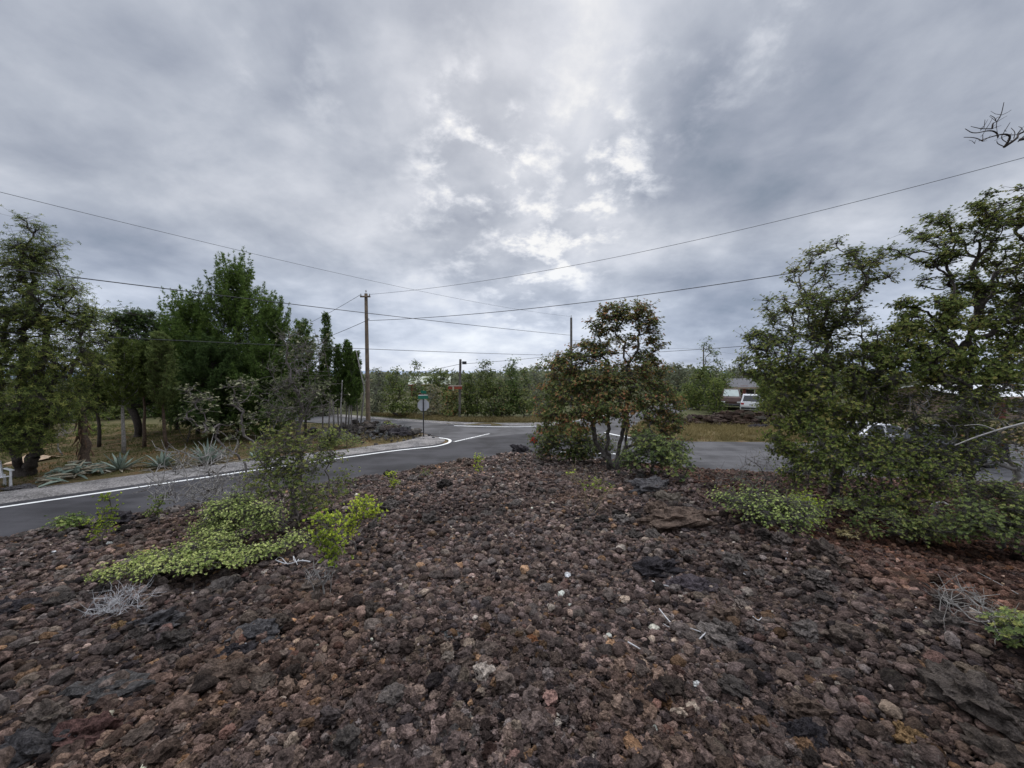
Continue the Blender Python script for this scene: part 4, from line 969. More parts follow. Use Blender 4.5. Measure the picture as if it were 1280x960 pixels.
def far_proto(seed, spec, **kw):
    a = dict(r0=.14, rtip=.012, m=20, sig=.30, k=6, ll=0.132, lw=0.0768, seed=seed, bf=.25); a.update(kw)
    return a, spec
def unit_tree(name, label, px, d, ppx_top, half_w, seed, leaf, barkm="ohia", bare=0.0, dens=1.0, group="trees across the junction", lob=5, tint0=.38, squat=.0):
    r_ = np.random.default_rng(seed); b = G(px, d); base_py = 463 + (CAM_Z - b[2]) / d * FOC; hpx = base_py - ppx_top
    spec = []
    for i in range(lob):
        u = (i + .5) / lob; yy = base_py - hpx * (.22 + .66 * u) ; wx = half_w * (.95 - .62 * u ** 1.6)
        spec.append((px + r_.uniform(-.3, .3) * half_w, yy, d, wx * r_.uniform(.75, 1.05), hpx * .15, max(5, int(20 * dens * (1 - .45 * u))), wx / FOC * d * .8))
    spec.append((px + r_.uniform(-.2, .2) * half_w, ppx_top + hpx * .07, d, half_w * .22, hpx * .07, 5))
    spec.append((px, base_py - hpx * .16, d, half_w * .9, hpx * .13, int(30 * dens), half_w / FOC * d * .7))
    return plant(name, label, "tree", b, spec, leaf=leaf, barkm=barkm, bare=bare, seed=seed, r0=.05 + .012 * half_w / 20 * d / 10, rtip=.010 if d > 50 else .008, m=16, sig=.0072 * d, k=6, ll=0.003102 * d, lw=0.001856 * d, bf=.25, group=group, tint0=tint0, flat=.55, twigs=False, sides=5)
for i, (px, d_, top, hw, lf, lb) in enumerate([(70, 31, 492, 46, "darkleaf", "dark thicket deep in the shade behind the leaning tree"), (140, 33, 488, 42, "iron", "green thicket behind the vine-clad slim tree"),
    (205, 35, 490, 40, "darkleaf", "dark thicket behind the brown-trunked slim tree"), (330, 33, 486, 40, "olive", "olive thicket behind the half-bare grey tree"), (395, 36, 488, 34, "grey", "greyish thicket behind the cypress row's trunks")]):
    unit_tree("thicket_bush", lb, px, d_, top, hw, 260 + i, lf, group="thickets at the back of the yard", dens=1.4)
# agaves beside the gravel shoulder
def agave(label, base, n, L_, seed, droop=.2):
    r_ = np.random.default_rng(seed); base = np.asarray(base, float)
    root = empty("agave", base, label, "agave", "blue-green agaves along the gravel shoulder")
    def blades(n, e0, e1, L_, sag, wide, leaf, nm, q):
        B = Buf()
        for i in range(n):
            a = i * 2.4 + r_.uniform(-.3, .3); e = r_.uniform(e0, e1); ln = L_ * r_.uniform(.75, 1.1)
            s_ = np.linspace(0, 1, 7); hd = np.array([math.cos(a), math.sin(a), 0]); sd_ = np.array([-math.sin(a), math.cos(a), 0])
            c = base + hd * .05 + hd * (ln * math.cos(e) * s_)[:, None] + np.array([0, 0, 1]) * (ln * (math.sin(e) * s_ - sag * s_ ** 2.2))[:, None]
            c[:, 2] = np.maximum(c[:, 2], base[2] + .02 + .03 * r_.uniform())
            w = wide * np.array([.7, .9, 1, .9, .68, .36, .02]); up = np.array([0, 0, 1.]) * math.cos(e) - hd * math.sin(e)
            l, r = c + sd_ * w[:, None] / 2 + up * w[:, None] * .22, c - sd_ * w[:, None] / 2 + up * w[:, None] * .22
            bt = c - up * w[:, None] * .16
            V = np.concatenate([l, c, r, bt]); i7 = np.arange(6)
            F = np.concatenate([np.stack([i7 + o1, i7 + o2, i7 + o2 + 1, i7 + o1 + 1], -1) for o1, o2 in ((0, 7), (7, 14), (14, 21), (21, 0))])
            B.add(V, F, r_.uniform(.2, .8) * q)
        B.build(nm, LM[leaf], root, smooth=True)
    blades(n, .35, 1.45, L_, droop * .4, .13, "agave", "leaves", 1)
    blades(max(6, n // 2), -.1, .3, L_ * 1.05, droop, .11, "agavedry", "dry_leaves", 1)
    return root
agave("smallest blue-green agave with stiff upright leaves nearest the broken stump", G(146, 16.2), 17, .95, 1)
agave("ragged agave with yellowing leaves between the two tidier agaves", G(198, 16.6), 20, .95, 2, .5)
agave("largest blue-green agave with broad leaves nearest the olive shrub", G(257, 17.3), 32, 1.25, 3)
agave("small pale agave at the right end of the row under the saplings", G(318, 18), 14, .8, 4, .5)

# standing dead trunk and heap of cut agave leaves
b = G(103, 15.9); r_ = np.random.default_rng(3)
root = empty("broken_dead_tree", b, "broken standing brown trunk with peeling bark behind the heap of cut leaves", "dead tree")
tp = P(101, 505, 15.9); s_ = np.linspace(0, 1, 8)
pts = b - [0, 0, .1] + (tp - b)[None] * s_[:, None] + r_.normal(size=(8, 3)) * .03
B = Buf(); B.tube(pts, [.27, .2, .17, .16, .15, .13, .12, .07], 9)
B.build("trunk", BM["brown"], root, smooth=True, tint=False)
B = Buf()
for i in range(26):
    u = r_.uniform(.02, .8); c = b + (tp - b) * u; a = r_.uniform(0, 6.3); o = np.array([math.cos(a), math.sin(a), 0]); rr_ = .2 - .08 * u
    B.tube([c + o * rr_, c + o * (rr_ + .05) - [0, 0, .12], c + o * (rr_ + .04 + .12 * r_.uniform()) - [0, 0, .3]], [.035, .03, .012], 4)
B.build("peeling_bark", simple_mat("peeling_bark", (.24, .15, .085), .9, col2=(.09, .05, .03), scale=6), root, tint=False)
root = empty("leaf_heap", G(84, 14.9), "heap of cut grey-green agave leaves and dead stalks at the left gravel edge", "leaf heap")
for leaf, nm, n, w in (("agave", "green_leaves", 60, .10), ("agavedry", "dry_leaves", 70, .08)):
    B = Buf()
    for i in range(n):
        t = r_.uniform(); px = 48 + 78 * t; d = 14.4 + 1.5 * t + r_.normal() * .25; c = G(px, d); c[2] += .05 + r_.uniform(0, .45) * math.exp(-((t - .55) / .35) ** 2)
        a = r_.normal() * .5 + (.6 if r_.uniform() < .6 else 2.2); ln = r_.uniform(.3, .75); e = r_.normal() * .25
        dr = np.array([math.cos(a) * math.cos(e), math.sin(a) * math.cos(e), math.sin(e)])
        B.tube([c - dr * ln / 2, c + [0, 0, .04], c + dr * ln / 2], [w * .35, w * .5, .008], 4, r_.uniform(.1, .95))
    B.build(nm, LM[leaf], root)

# ------------------------------------------------------------------ trees across the junction (each in its own place, a few shapes)
FT = [  # px, d, top, half width, leaf, bare, label, tint
    (497, 34.3, 459, 22, "ohia", .1, "dark round-headed tree behind the road right of the tall pole", .30),
    (470, 36.3, 462, 16, "grey", .5, "thin greyish tree seen just right of the tall pole", .35),
    (520, 36, 452, 12, "olive", .3, "open-topped tree with a thin crown left of the stop sign", .40),
    (540, 34.6, 482, 22, "grey", .35, "brownish scrubby tree right behind the stop sign", .75),
    (547, 44.8, 461, 18, "ohia", .2, "windswept tree with a slanting top between stop sign and red board", .25),
    (566, 34.1, 486, 20, "ohia_red", .15, "low reddish-brown tree behind the red board", .55),
    (584, 34.9, 468, 16, "ohia", .15, "slender dark tree directly behind the short pole", .25),
    (606, 34.3, 450, 22, "ohia", .1, "tallest dark tree right of the short pole", .25),
    (624, 33.5, 476, 22, "ohia_red", .1, "full green tree with an even crown right of the short pole", .35),
    (641, 34.3, 448, 11, "cypress", .05, "narrow two-pointed tree left of the forked ohia", .35),
    (655, 34.1, 459, 15, "olive", .1, "rounded green tree behind the left side of the forked ohia", .40),
    (672, 36, 454, 15, "grey", .3, "grey-green tree half hidden behind the forked ohia", .40),
    (700, 50, 470, 24, "ohia", .1, "dark tree hidden behind the middle of the forked ohia", .30),
    (735, 52, 468, 26, "grey", .2, "dull green tree behind the forked trunk", .40),
    (845, 58, 456, 26, "grey", .15, "dim grey-green tree right behind the forked ohia's crown", .35),
    (822, 64, 458, 22, "grey", .2, "greyish low tree at the right shoulder of the forked ohia", .45),
    (888, 42, 424, 22, "ohia", .25, "tall airy tree in front of the far wires on the right", .30),
    (872, 40, 460, 24, "ohia", .1, "dense dark tree left of the parked white vehicle", .28),
    (905, 46, 466, 16, "olive", .15, "small dark tree above the green-and-white windscreen", .35),
    (858, 44, 490, 20, "olive", .1, "bushy yellow-green shrub tree behind the dry verge", .55),
    (893, 36, 474, 15, "ohia", .15, "dark bushy tree just left of the green-and-white windscreen", .30),
    (958, 33, 470, 16, "ohia", .05, "dark tree just right of the parked white vehicle", .32),
    (945, 52, 468, 24, "ohia", .05, "dark tree rising behind the parked white vehicle", .30),
    (985, 55, 462, 26, "ohia", .05, "dark tree hidden behind the rounded right-hand tree", .30),
    (440, 40, 480, 18, "grey", .3, "grey scrubby tree between cypress row and tall pole", .40),
    (925, 60, 445, 12, "grey", .6, "very thin nearly bare tree by the pale far pole", .40),
]
for i, (px, d, top, hw, leaf, bare, lb, ti) in enumerate(FT):
    unit_tree("far_tree", lb, px, d, top, hw, 200 + i, leaf, bare=bare, tint0=ti, dens=1.0 if hw > 15 else .7, barkm="pale" if bare > .25 else "ohia")
# far-off wood that closes the view
r_ = np.random.default_rng(9); Cs = []
for i in range(620):
    a = r_.uniform(-62, 62) * math.pi / 180; d = 62 + 150 * r_.uniform() ** 1.4; x, y = d * math.sin(a) / max(.45, math.cos(a)) * .8, d
    hgt = r_.uniform(2.6, 4.3) + 1.5 * (x > -2) * r_.uniform(.4, 1) + .012 * max(d - 70, 0); z = Hz(x, y); w = r_.uniform(2.0, 4.5); n = 46
    q = unit(r_.normal(size=(n, 3))) * r_.uniform(.2, 1, (n, 1)) ** .4
    Cs.append(np.array([x, y, z + hgt * .52]) + q * np.array([w, w, hgt * .5]))
Cs = np.concatenate(Cs)
V, F, tt = rosettes(Cs, unit(r_.normal(size=Cs.shape) * .5 + np.array([0, -.2, .8])), 6, .62, .36, r_, (.0, 1.0), np.clip(.36 + .2 * fbm(Cs * .12, 3, 4) + r_.normal(size=len(Cs)) * .08, 0, 1))
tag(mesh("far_woodland", V, F, LM["grey"], tint=tt), "distant scrub woodland closing the view behind the junction", "woodland", kind="stuff")

# ------------------------------------------------------------------ grass
def grass(name, label, pts, hgt, leaf, seed, tint0=.5, wd=.012, lean=.35):
    r_ = np.random.default_rng(seed); n = len(pts); a = r_.uniform(0, 6.3, n); h = hgt * r_.uniform(.5, 1.25, n)
    sd_ = np.stack([np.cos(a), np.sin(a), 0 * a], -1) * wd * r_.uniform(.7, 1.3, (n, 1)); le = r_.normal(size=(n, 3)) * lean * h[:, None] * np.array([1, 1, 0])
    up = np.array([0, 0, 1.]) * h[:, None]
    V = np.stack([pts - sd_, pts + sd_, pts + up * .6 + le * .4 + sd_ * .6, pts + up + le, pts + up * .6 + le * .4 - sd_ * .6], 1).reshape(-1, 3)
    F = np.arange(n * 5).reshape(-1, 5)
    t = np.clip(tint0 + .25 * fbm(pts * .9, 2, seed) + r_.normal(size=n) * .15, 0, 1)
    return tag(mesh(name, V, F, LM[leaf], tint=np.repeat(t, 5)), label, "grass", kind="stuff")
def area(n, x0, x1, y0, y1, seed, cond):
    r_ = np.random.default_rng(seed); x = r_.uniform(x0, x1, n); y = r_.uniform(y0, y1, n)
    tf = fbm(np.stack([x, y], -1) * 1.6, 3, seed); k = cond(x, y) & (tf + r_.normal(size=n) * .2 > -.05) & ~in_poly(x, y, ROAD_CROSS) & ~in_poly(x, y, ROAD_MAIN); x, y = x[k], y[k]
    return np.stack([x, y, H(x, y) - .01], -1)
side_ = lambda x, y: (x + 15.6) * LNV[0] + (y - 11.7) * LNV[1]
grass("yard_grass", "thin patchy grass on the shaded yard at left", area(90000, -34, -9, 11, 30, 1, lambda x, y: (side_(x, y) > 3.2) & (x < -.36 * y)), .09, "grassgreen", 1, .35)
grass("dry_grass", "dry straw-coloured grass on the verge of the side road", area(60000, 8, 22, 22.6, 31, 2, lambda x, y: (y > 22.75 - .0 * x) & (x > 9)), .26, "grass", 2, .5, .014)
grass("roadside_grass", "pale yellow grass strip behind the junction", area(60000, -14, 8, 30.4, 36, 3, lambda x, y: (y > 31.0 + np.maximum(-x - 4, 0) * .5) & (y < 33.2 + np.maximum(-x - 4, 0) * .5)), .34, "grass", 3, .55, .018)
grass("island_grass", "sparse dry grass on the traffic island under the pole", area(9000, -14, -5, 22, 28, 4, lambda x, y: (side_(x, y) > 2.4) & (np.hypot((x + 9.6), (y - 24.6) * 1.2) < 4)), .2, "grass", 4, .5, .012)
# ------------------------------------------------------------------ utility poles and wires
M_wood = simple_mat("pole_timber", (.25, .185, .125), .85, scale=3, col2=(.13, .10, .075), bump=.3, bscale=60)
M_woodg = simple_mat("pole_timber_grey", (.16, .145, .13), .85, scale=3, col2=(.09, .08, .07), bump=.3, bscale=60)
M_dark = simple_mat("dark_metal", (.035, .035, .038), .5)
M_steel = simple_mat("galvanised_steel", (.42, .43, .44), .45, .6, scale=6)
M_white = simple_mat("white_plastic", (.80, .80, .80), .35, var=.08)
M_glass = simple_mat("dark_glass", (.012, .015, .017), .06, var=0, spec=.8)
M_rub = simple_mat("black_rubber", (.022, .022, .022), .8)
M_ins = simple_mat("grey_insulator", (.45, .43, .40), .3)
M_wire = simple_mat("black_wire", (.035, .035, .037), .6)

def pole(label, base, top, r0, r1, mat, arms=(), pins=1):
    root = empty("utility_pole", base, label, "utility pole")
    h = top - base; B = Buf(); s_ = np.linspace(0, 1, 7)
    B.tube(base - [0, 0, .3] + s_[:, None] * (h + [0, 0, .3]), r0 + (r1 - r0) * s_, 12); B.build("shaft", mat, root, smooth=False, tint=False)
    for z, ln, rz in arms:
        a = Buf().box(base + h * z + np.array([0, -r1 - .05, 0]), (ln, .09, .11), 0, .01); a.build("crossarm", mat, root, tint=False)
        for sx_ in (-1, 1):
            c = base + h * z + np.array([sx_ * ln * .42, -r1 - .05, .055]); Buf().tube([c, c + [0, 0, .05], c + [0, 0, .09], c + [0, 0, .15]], [.03, .05, .03, .035], 8).build("insulator", M_ins, root, tint=False)
    if pins:
        Buf().tube([top - [0, 0, .02], top + [0, 0, .16]], [.02, .02], 6).tube([top + [0, 0, .14], top + [0, 0, .20], top + [0, 0, .26]], [.05, .06, .03], 8).build("pin_insulator", M_ins, root, tint=False)
    return root
pA_b = G(459.5, 28.6); pA_t = P(457.5, 367, 28.6)
rA = pole("tall brown timber utility pole on the traffic island left of the stop sign", pA_b, pA_t, .17, .115, M_wood, [(.975, .75, 0)])
Buf().tube([pA_b + (pA_t - pA_b) * .81 + [.1, -.12, 0], pA_b + (pA_t - pA_b) * .81 + [.26, -.12, 0]], [.04, .03], 8).build("wire_clamp", M_dark, rA, tint=False)
pB_b = G(714.5, 43.5); pB_t = P(714, 397, 43.5)
pole("distant grey utility pole rising behind the forked ohia tree", pB_b, pB_t, .17, .12, M_woodg, [])
pC_b = G(574, 33.2); pC_t = P(575.5, 449, 33.2)
rC = pole("short grey pole beyond the junction with a dark box near its top", pC_b, pC_t, .12, .10, M_woodg, [], 0)
c = P(580.5, 453.5, 33.1)
Buf().box(c, (.36, .22, .26), 0, .03).build("equipment_box", M_dark, rC, tint=False)
Buf().box(c + [-.22, 0, .05], (.2, .05, .05)).build("bracket", M_dark, rC, tint=False)
pole("thin far pole under the wires left of the airy tree", G(879.5, 75), P(879.5, 433, 75), .15, .11, M_woodg, [], 0)
pole("pale slender far pole just left of the rounded right-hand tree", G(926.5, 58), P(927, 455, 58), .10, .07, M_woodg, [], 0)

def wire(label, spans, r=.014):
    """spans: list of (a, b, sag in m)"""
    pts = []
    for a, b, s_ in spans:
        t = np.linspace(0, 1, 40); q = a + (b - a) * t[:, None]; q[:, 2] -= 4 * s_ * t * (1 - t); pts.append(q if not pts else q[1:])
    q = np.concatenate(pts)
    dpt = np.linalg.norm(q - [0, 0, CAM_Z], axis=1)
    o = Buf().tube(q, np.full(len(q), r), 6)
    return tag(o.build("power_line", M_wire, origin=q[0], smooth=True, tint=False), label, "power line", "overhead wires")
def ext(a, b, k):                                       # carry a span on beyond b
    return b + (b - a) * k
L1 = P(0, 240, 12); wire("highest thin wire sloping down from the upper left to the distant grey pole's top", [(ext(pB_t, L1, .5), L1, .08), (L1, pB_t + [0, 0, .12], .5)], .0075)
R2 = P(1280, 197, 14); wire("topmost wire rising from the tall brown pole's top to the upper right edge", [(pA_t + [.3, -.2, -.1], R2, .75), (R2, ext(pA_t, R2, .6), .1)], .010)
L2 = P(330, 424, 56); wire("faint wire running down left from the tall brown pole's top behind the conifers", [(L2, pA_t + [-.3, -.2, -.1], .5)], .014)
L3 = P(0, 335, 12); B3 = P(713, 419, 43.4); wire("thick dark cable crossing the conifer tops to the middle of the distant grey pole", [(ext(B3, L3, .5), L3, .08), (L3, B3, .12)], .018)
A4 = P(457, 401, 28.4); R4 = P(1300, 288, 14); L4 = P(330, 440, 56)
wire("cable clamped below the tall brown pole's top and rising right behind the right-hand trees", [(L4, A4 + [.1, -.1, 0], .55), (A4 + [.1, -.1, 0], R4, .6), (R4, ext(A4, R4, .5), .1)], .018)
L5 = P(0, 415, 14); B5 = P(713.5, 444.5, 43.4); R5 = P(1280, 402, 15)
wire("lowest cable in front of the left trees, running on past the forked tree", [(ext(B5, L5, .5), L5, .08), (L5, B5, .12), (B5, R5, .25)], .018)
C6 = P(575.5, 455, 33.1); L6 = P(430, 478, 64)
wire("service wire held by the short pole and climbing right to the distant grey pole", [(L6, C6, .3), (C6, P(713.5, 442, 43.4), .1)], .018)
wire("pair of thin far wires at the small poles right of the forked tree", [(P(714, 425, 43.4), P(880, 436, 75), .3), (P(880, 436, 75), P(960, 447, 120), .3)], .014)

# dark red board on the short pole's left
M_redw = simple_mat("rust_red_paint", (.36, .075, .03), .7, scale=5, col2=(.22, .045, .025))
bc = P(569, 484.5, 32.9)
root = empty("notice_board", bc, "rust-red board with a pale top edge fixed to the short pole", "board")
Buf().box(bc + [.0, 0, -.02], (1.15, .06, .24), 0, .008).build("panel", M_redw, root, tint=False)
Buf().box(bc + [.02, -.01, .14], (1.2, .10, .07), 0, .01).build("top_rail", simple_mat("pale_trim", (.55, .42, .36), .7), root, tint=False)
Buf().box(bc + [-.16, -.06, -.10], (.13, .06, .36), 0, .01).build("tag_plate", simple_mat("cream_paint", (.55, .48, .32), .6), root, tint=False)

# stop sign seen from behind, with two street blades
sb = Q(529.5, 546.5); d = sb[1]
root = empty("stop_sign", sb, "back of an octagonal road sign with two green street blades on a dark post", "road sign")
top = P(529, 492, d)
Buf().box((sb + top) / 2 - [0, 0, .1], (.065, .065, top[2] - sb[2] + .2), 0, .008).build("post", M_dark, root, tint=False)
oc = P(529, 506.5, d); R8 = .39
oct_ = [(oc[0] + R8 * math.cos(math.pi / 8 + k * math.pi / 4), oc[2] + R8 * math.sin(math.pi / 8 + k * math.pi / 4)) for k in range(8)]
pl = Buf().prism(oct_, 1, d + .036, d + .045).build("sign_plate", simple_mat("aluminium_plate", (.50, .51, .53), .45, .3, var=.12, scale=3), root, tint=False)
Buf().prism([(oc[0] + (a - oc[0]) * .97, oc[2] + (b_ - oc[2]) * .97) for a, b_ in oct_], 1, d + .0455, d + .048).build("sign_face", simple_mat("sign_red", (.42, .02, .02), .4), pl, tint=False)
M_grn = simple_mat("sign_green", (.012, .17, .105), .4, var=.15)
b1 = P(529, 494.5, d); b2 = P(529, 490.5, d)
Buf().box(b1 + [.0, -.035, -.10], (.62, .012, .20), .25, .003).build("street_blade", M_grn, root, tint=False)
Buf().box(b2 + [.02, .0, .02], (.60, .012, .18), -.75, .003).build("street_blade", M_grn, root, tint=False)
Buf().box(b1 + [.0, -.05, .03], (.56, .006, .05), .25).build("pale_stripe", M_white, root, tint=False)

# ------------------------------------------------------------------ vehicles
M_wpaint = simple_mat("white_car_paint", (.78, .78, .79), .25, var=.05)
M_navy = simple_mat("dark_car_paint", (.012, .013, .019), .2, var=.1)
M_rust = simple_mat("rust_brown_paint", (.10, .052, .040), .6, scale=2, col2=(.065, .034, .028))
M_pale = simple_mat("painted_reflection_glass", (.55, .63, .58), .12, var=.2, scale=1.5, spec=.8)  # sky reflection on the pickup's glass put into the base colour
M_tail = simple_mat("red_tail_lamp", (.45, .015, .015), .25)
M_head = simple_mat("clear_lamp", (.65, .66, .66), .15)
M_plate = simple_mat("plate", (.55, .55, .55), .5)
def car(label, loc, rz, paint, prof, ln, wd, glass=None, cat="car", roof_rack=False, name="parked_car"):
    """prof: side outline (x along the length, z) of the lower body, then of the cabin; front towards +x"""
    body, cab = prof; root = empty(name, (0, 0, 0), label, cat); glass = glass or M_glass
    def slab(poly, w, inset, nm, mat, parent):
        """outline extruded across the width, its top drawn in a little"""
        poly = np.asarray(poly, float); zmin, zmax = poly[:, 1].min(), poly[:, 1].max(); k = len(poly)
        ws = np.array([w / 2 - inset * (z - zmin) / (zmax - zmin) for _, z in poly])
        rings = []
        for f_, e in ((-1, 0.97), (-1, 1.0), (1, 1.0), (1, .97)):
            rings.append(0)
        V = np.concatenate([np.c_[poly[:, 0], -ws, poly[:, 1]], np.c_[poly[:, 0], ws, poly[:, 1]]])
        F4 = [[i, (i + 1) % k, k + (i + 1) % k, k + i] for i in range(k)]
        tri = np.array([list(t) for t in tessellate_polygon([[Vector((p[0], p[1], 0)) for p in poly]])])
        o = mesh(nm, V, [np.array(F4), np.concatenate([tri, tri + k])], mat, parent)
        bv = o.modifiers.new("edge_softening", "BEVEL"); bv.width = .035; bv.segments = 3; bv.limit_method = "ANGLE"; bv.angle_limit = .5
        return o
    bo = slab(body, wd, .05, "body", paint, root)
    ca = slab(cab, wd - .12, .16, "cabin", paint, root)
    xs = np.array(cab)[:, 0]; zs = np.array(cab)[:, 1]; z0, z1 = zs.min(), zs.max()
    x_f0, x_f1, x_r1, x_r0 = cab[0][0], cab[1][0], cab[2][0], cab[3][0]
    wt, wb = (wd - .12) / 2 - .16, (wd - .12) / 2
    def pane(nm, q):
        q = np.array(q, float); n = np.cross(q[1] - q[0], q[3] - q[0]); n /= np.linalg.norm(n)
        cc = q.mean(0); n = n * (1 if n @ (cc - np.array([xs.mean(), 0, (z0 + z1) / 2])) > 0 else -1)
        q = cc + (q - cc) * .84 + n * .012
        B = Buf(); V = np.concatenate([q, q - n * .02]); B.add(V, [[0, 1, 2, 3], [0, 4, 5, 1], [1, 5, 6, 2], [2, 6, 7, 3], [3, 7, 4, 0]]); return B.build(nm, glass, root, tint=False)
    pane("windscreen", [[x_f0, -wb, z0], [x_f0, wb, z0], [x_f1, wt, z1], [x_f1, -wt, z1]])
    pane("rear_window", [[x_r0, -wb, z0], [x_r0, wb, z0], [x_r1, wt, z1], [x_r1, -wt, z1]])
    xm0, xm1 = (x_f0 + x_r0) / 2, (x_f1 + x_r1) / 2
    for s_ in (-1, 1):
        pane("side_window", [[x_f0, s_ * wb, z0], [xm0, s_ * wb, z0], [xm1, s_ * wt, z1], [x_f1, s_ * wt, z1]])
        pane("side_window", [[xm0, s_ * wb, z0], [x_r0, s_ * wb, z0], [x_r1, s_ * wt, z1], [xm1, s_ * wt, z1]])
        for xw in (ln * .31, -ln * .31):
            c = np.array([xw, s_ * (wd / 2 - .09), .33])
            t = Buf().tube([c - [0, .11, 0], c - [0, .09, 0], c + [0, .09, 0], c + [0, .11, 0]], [.28, .33, .33, .28], 24).build("wheel", M_rub, root, tint=False)
            Buf().tube([c + [0, s_ * .112, 0], c + [0, s_ * .122, 0]], [.20, .17], 16).build("rim", M_steel, t, tint=False)
        Buf().box((-ln / 2 + .015, s_ * (wd / 2 - .20), .82), (.06, .26, .26), 0, .02).build("tail_lamp", M_tail, root, tint=False)
        Buf().box((ln / 2 - .03, s_ * (wd / 2 - .26), .68), (.06, .34, .15), 0, .02).build("headlight", M_head, root, tint=False)
        Buf().box((x_f0 - .25, s_ * (wd / 2 + .06), z0 + .06), (.12, .16, .12), 0, .03).build("mirror", paint, root, tint=False)
    Buf().box((-ln / 2 - .015, 0, .46), (.10, wd * .92, .18), 0, .03).build("rear_bumper", M_dark, root, tint=False)
    Buf().box((ln / 2 + .01, 0, .42), (.10, wd * .92, .2), 0, .03).build("front_bumper", M_dark, root, tint=False)
    Buf().box((-ln / 2 - .02, 0, .80), (.02, .34, .14), 0, .004).build("number_plate", M_plate, root, tint=False)
    root.location = [float(q) for q in loc]; root.rotation_euler = (0, 0, rz)
    return root
SUV = ([(2.2, .3), (2.25, .62), (2.1, .92), (1.0, 1.05), (-2.2, 1.08), (-2.28, .7), (-2.25, .3)], [(1.05, 1.0), (.35, 1.68), (-1.85, 1.70), (-2.2, 1.0)])
SED = ([(2.15, .25), (2.2, .55), (2.0, .78), (1.0, .92), (-1.5, .95), (-2.15, .90), (-2.2, .55), (-2.15, .25)], [(1.1, .88), (.35, 1.40), (-.9, 1.42), (-1.75, .88)])
VAN = ([(2.1, .3), (2.15, .75), (2.0, 1.12), (1.35, 1.25), (-2.2, 1.2), (-2.2, .3)], [(1.45, 1.18), (1.0, 1.95), (-.1, 1.98), (-.35, 1.18)])
def ang(px, d): return math.atan2(d, X(px, d))
c = G(940, 38.5); car("white vehicle with a dark rear window parked behind the dry verge", c, ang(940, 38.5), M_wpaint, SUV, 4.5, 1.85)
c = G(914.5, 41); c[2] += .15; car("rust-brown pickup with a windscreen coloured pale green for reflected sky beside the white vehicle", c, ang(914, 41) + math.pi, M_rust, VAN, 4.5, 1.9, M_pale, "pickup", name="pickup_truck")
c = np.array([X(1175, 17.2) - .0, 17.2, .0]); car("dark car half hidden by twigs on the side road at right", c, math.pi + .05, M_navy, SUV, 4.4, 1.8)
c = np.array([X(1085, 20.4), 20.4, .0]); car("white car glimpsed through the leaves on the side road", c, math.pi + .03, M_wpaint, SED, 4.3, 1.75)

# ------------------------------------------------------------------ houses
M_roofw = simple_mat("white_metal_roof", (.72, .73, .73), .4, var=.08, scale=1)
M_tan = simple_mat("tan_wall", (.34, .25, .19), .8, var=.15, scale=2)
M_gry = simple_mat("grey_shingle", (.17, .165, .17), .9, var=.35, scale=7)
M_fas = simple_mat("red_brown_fascia", (.24, .075, .05), .7)
M_palewall = simple_mat("pale_wall", (.50, .52, .44), .8, var=.1)
def house(label, c, size, rz, wallm, roofm, rise, over=.5, fascia=None):
    """gabled box: ridge along local x"""
    L_, Wd, h = size; root = empty("house", (0, 0, 0), label, "house")
    Buf().prism([(-Wd / 2, -.3), (Wd / 2, -.3), (Wd / 2, h), (0, h + rise * .96), (-Wd / 2, h)], 0, -L_ / 2, L_ / 2).build("wall", wallm, root, tint=False)
    e = Wd / 2 + over; sl = rise / (Wd / 2); t = .09
    ro = Buf().prism([(-e, h - over * sl), (0, h + rise), (e, h - over * sl), (e, h - over * sl + t), (0, h + rise + t), (-e, h - over * sl + t)], 0, -L_ / 2 - over, L_ / 2 + over).build("roof", roofm, root, tint=False)
    for s_ in (-1, 1):
        Buf().box((0, s_ * (e + .02), h - over * sl + .0), (L_ + 2 * over, .035, .2)).build("fascia", fascia or wallm, ro, tint=False)
    n = max(2, int(L_ / 3))
    for i in range(n):
        x = -L_ / 2 + (i + .5) * L_ / n
        f = Buf().box((x, -Wd / 2 - .02, h * .58), (1.2, .06, 1.0), 0, .01).build("window", M_white, root, tint=False)
        Buf().box((x, -Wd / 2 - .055, h * .58), (1.04, .02, .84)).build("pane", M_glass, f, tint=False)
    dx = -L_ / 2 + L_ / n
    dr = Buf().box((dx, -Wd / 2 - .02, 1.0), (.95, .06, 2.0), 0, .01).build("door", M_fas, root, tint=False)
    Buf().tube([(dx + .36, -Wd / 2 - .06, 1.0), (dx + .36, -Wd / 2 - .13, 1.0)], [.03, .03], 8).build("handle", M_steel, dr, tint=False)
    root.location = [float(q) for q in c]; root.rotation_euler = (0, 0, rz); return root
g = G(1275, 33); house("long low house with a white roof behind the right-hand trees", (X(1285, 34), 36, g[2]), (15, 7, 1.9), .03, M_tan, M_roofw, .75)
g = G(536, 66); house("pale-roofed house with red-brown trim behind the stop sign trees", (X(538, 66), 66, g[2] - .2), (6.0, 5, 2.2), .15, M_fas, M_palewall, 1.1, .4, M_fas)
g = G(916, 50); house("small shed with a grey roof behind the rust-brown pickup", (X(921, 50), 50, g[2] + .15), (3.2, 3, 1.9), .05, M_tan, M_gry, .9, .3)

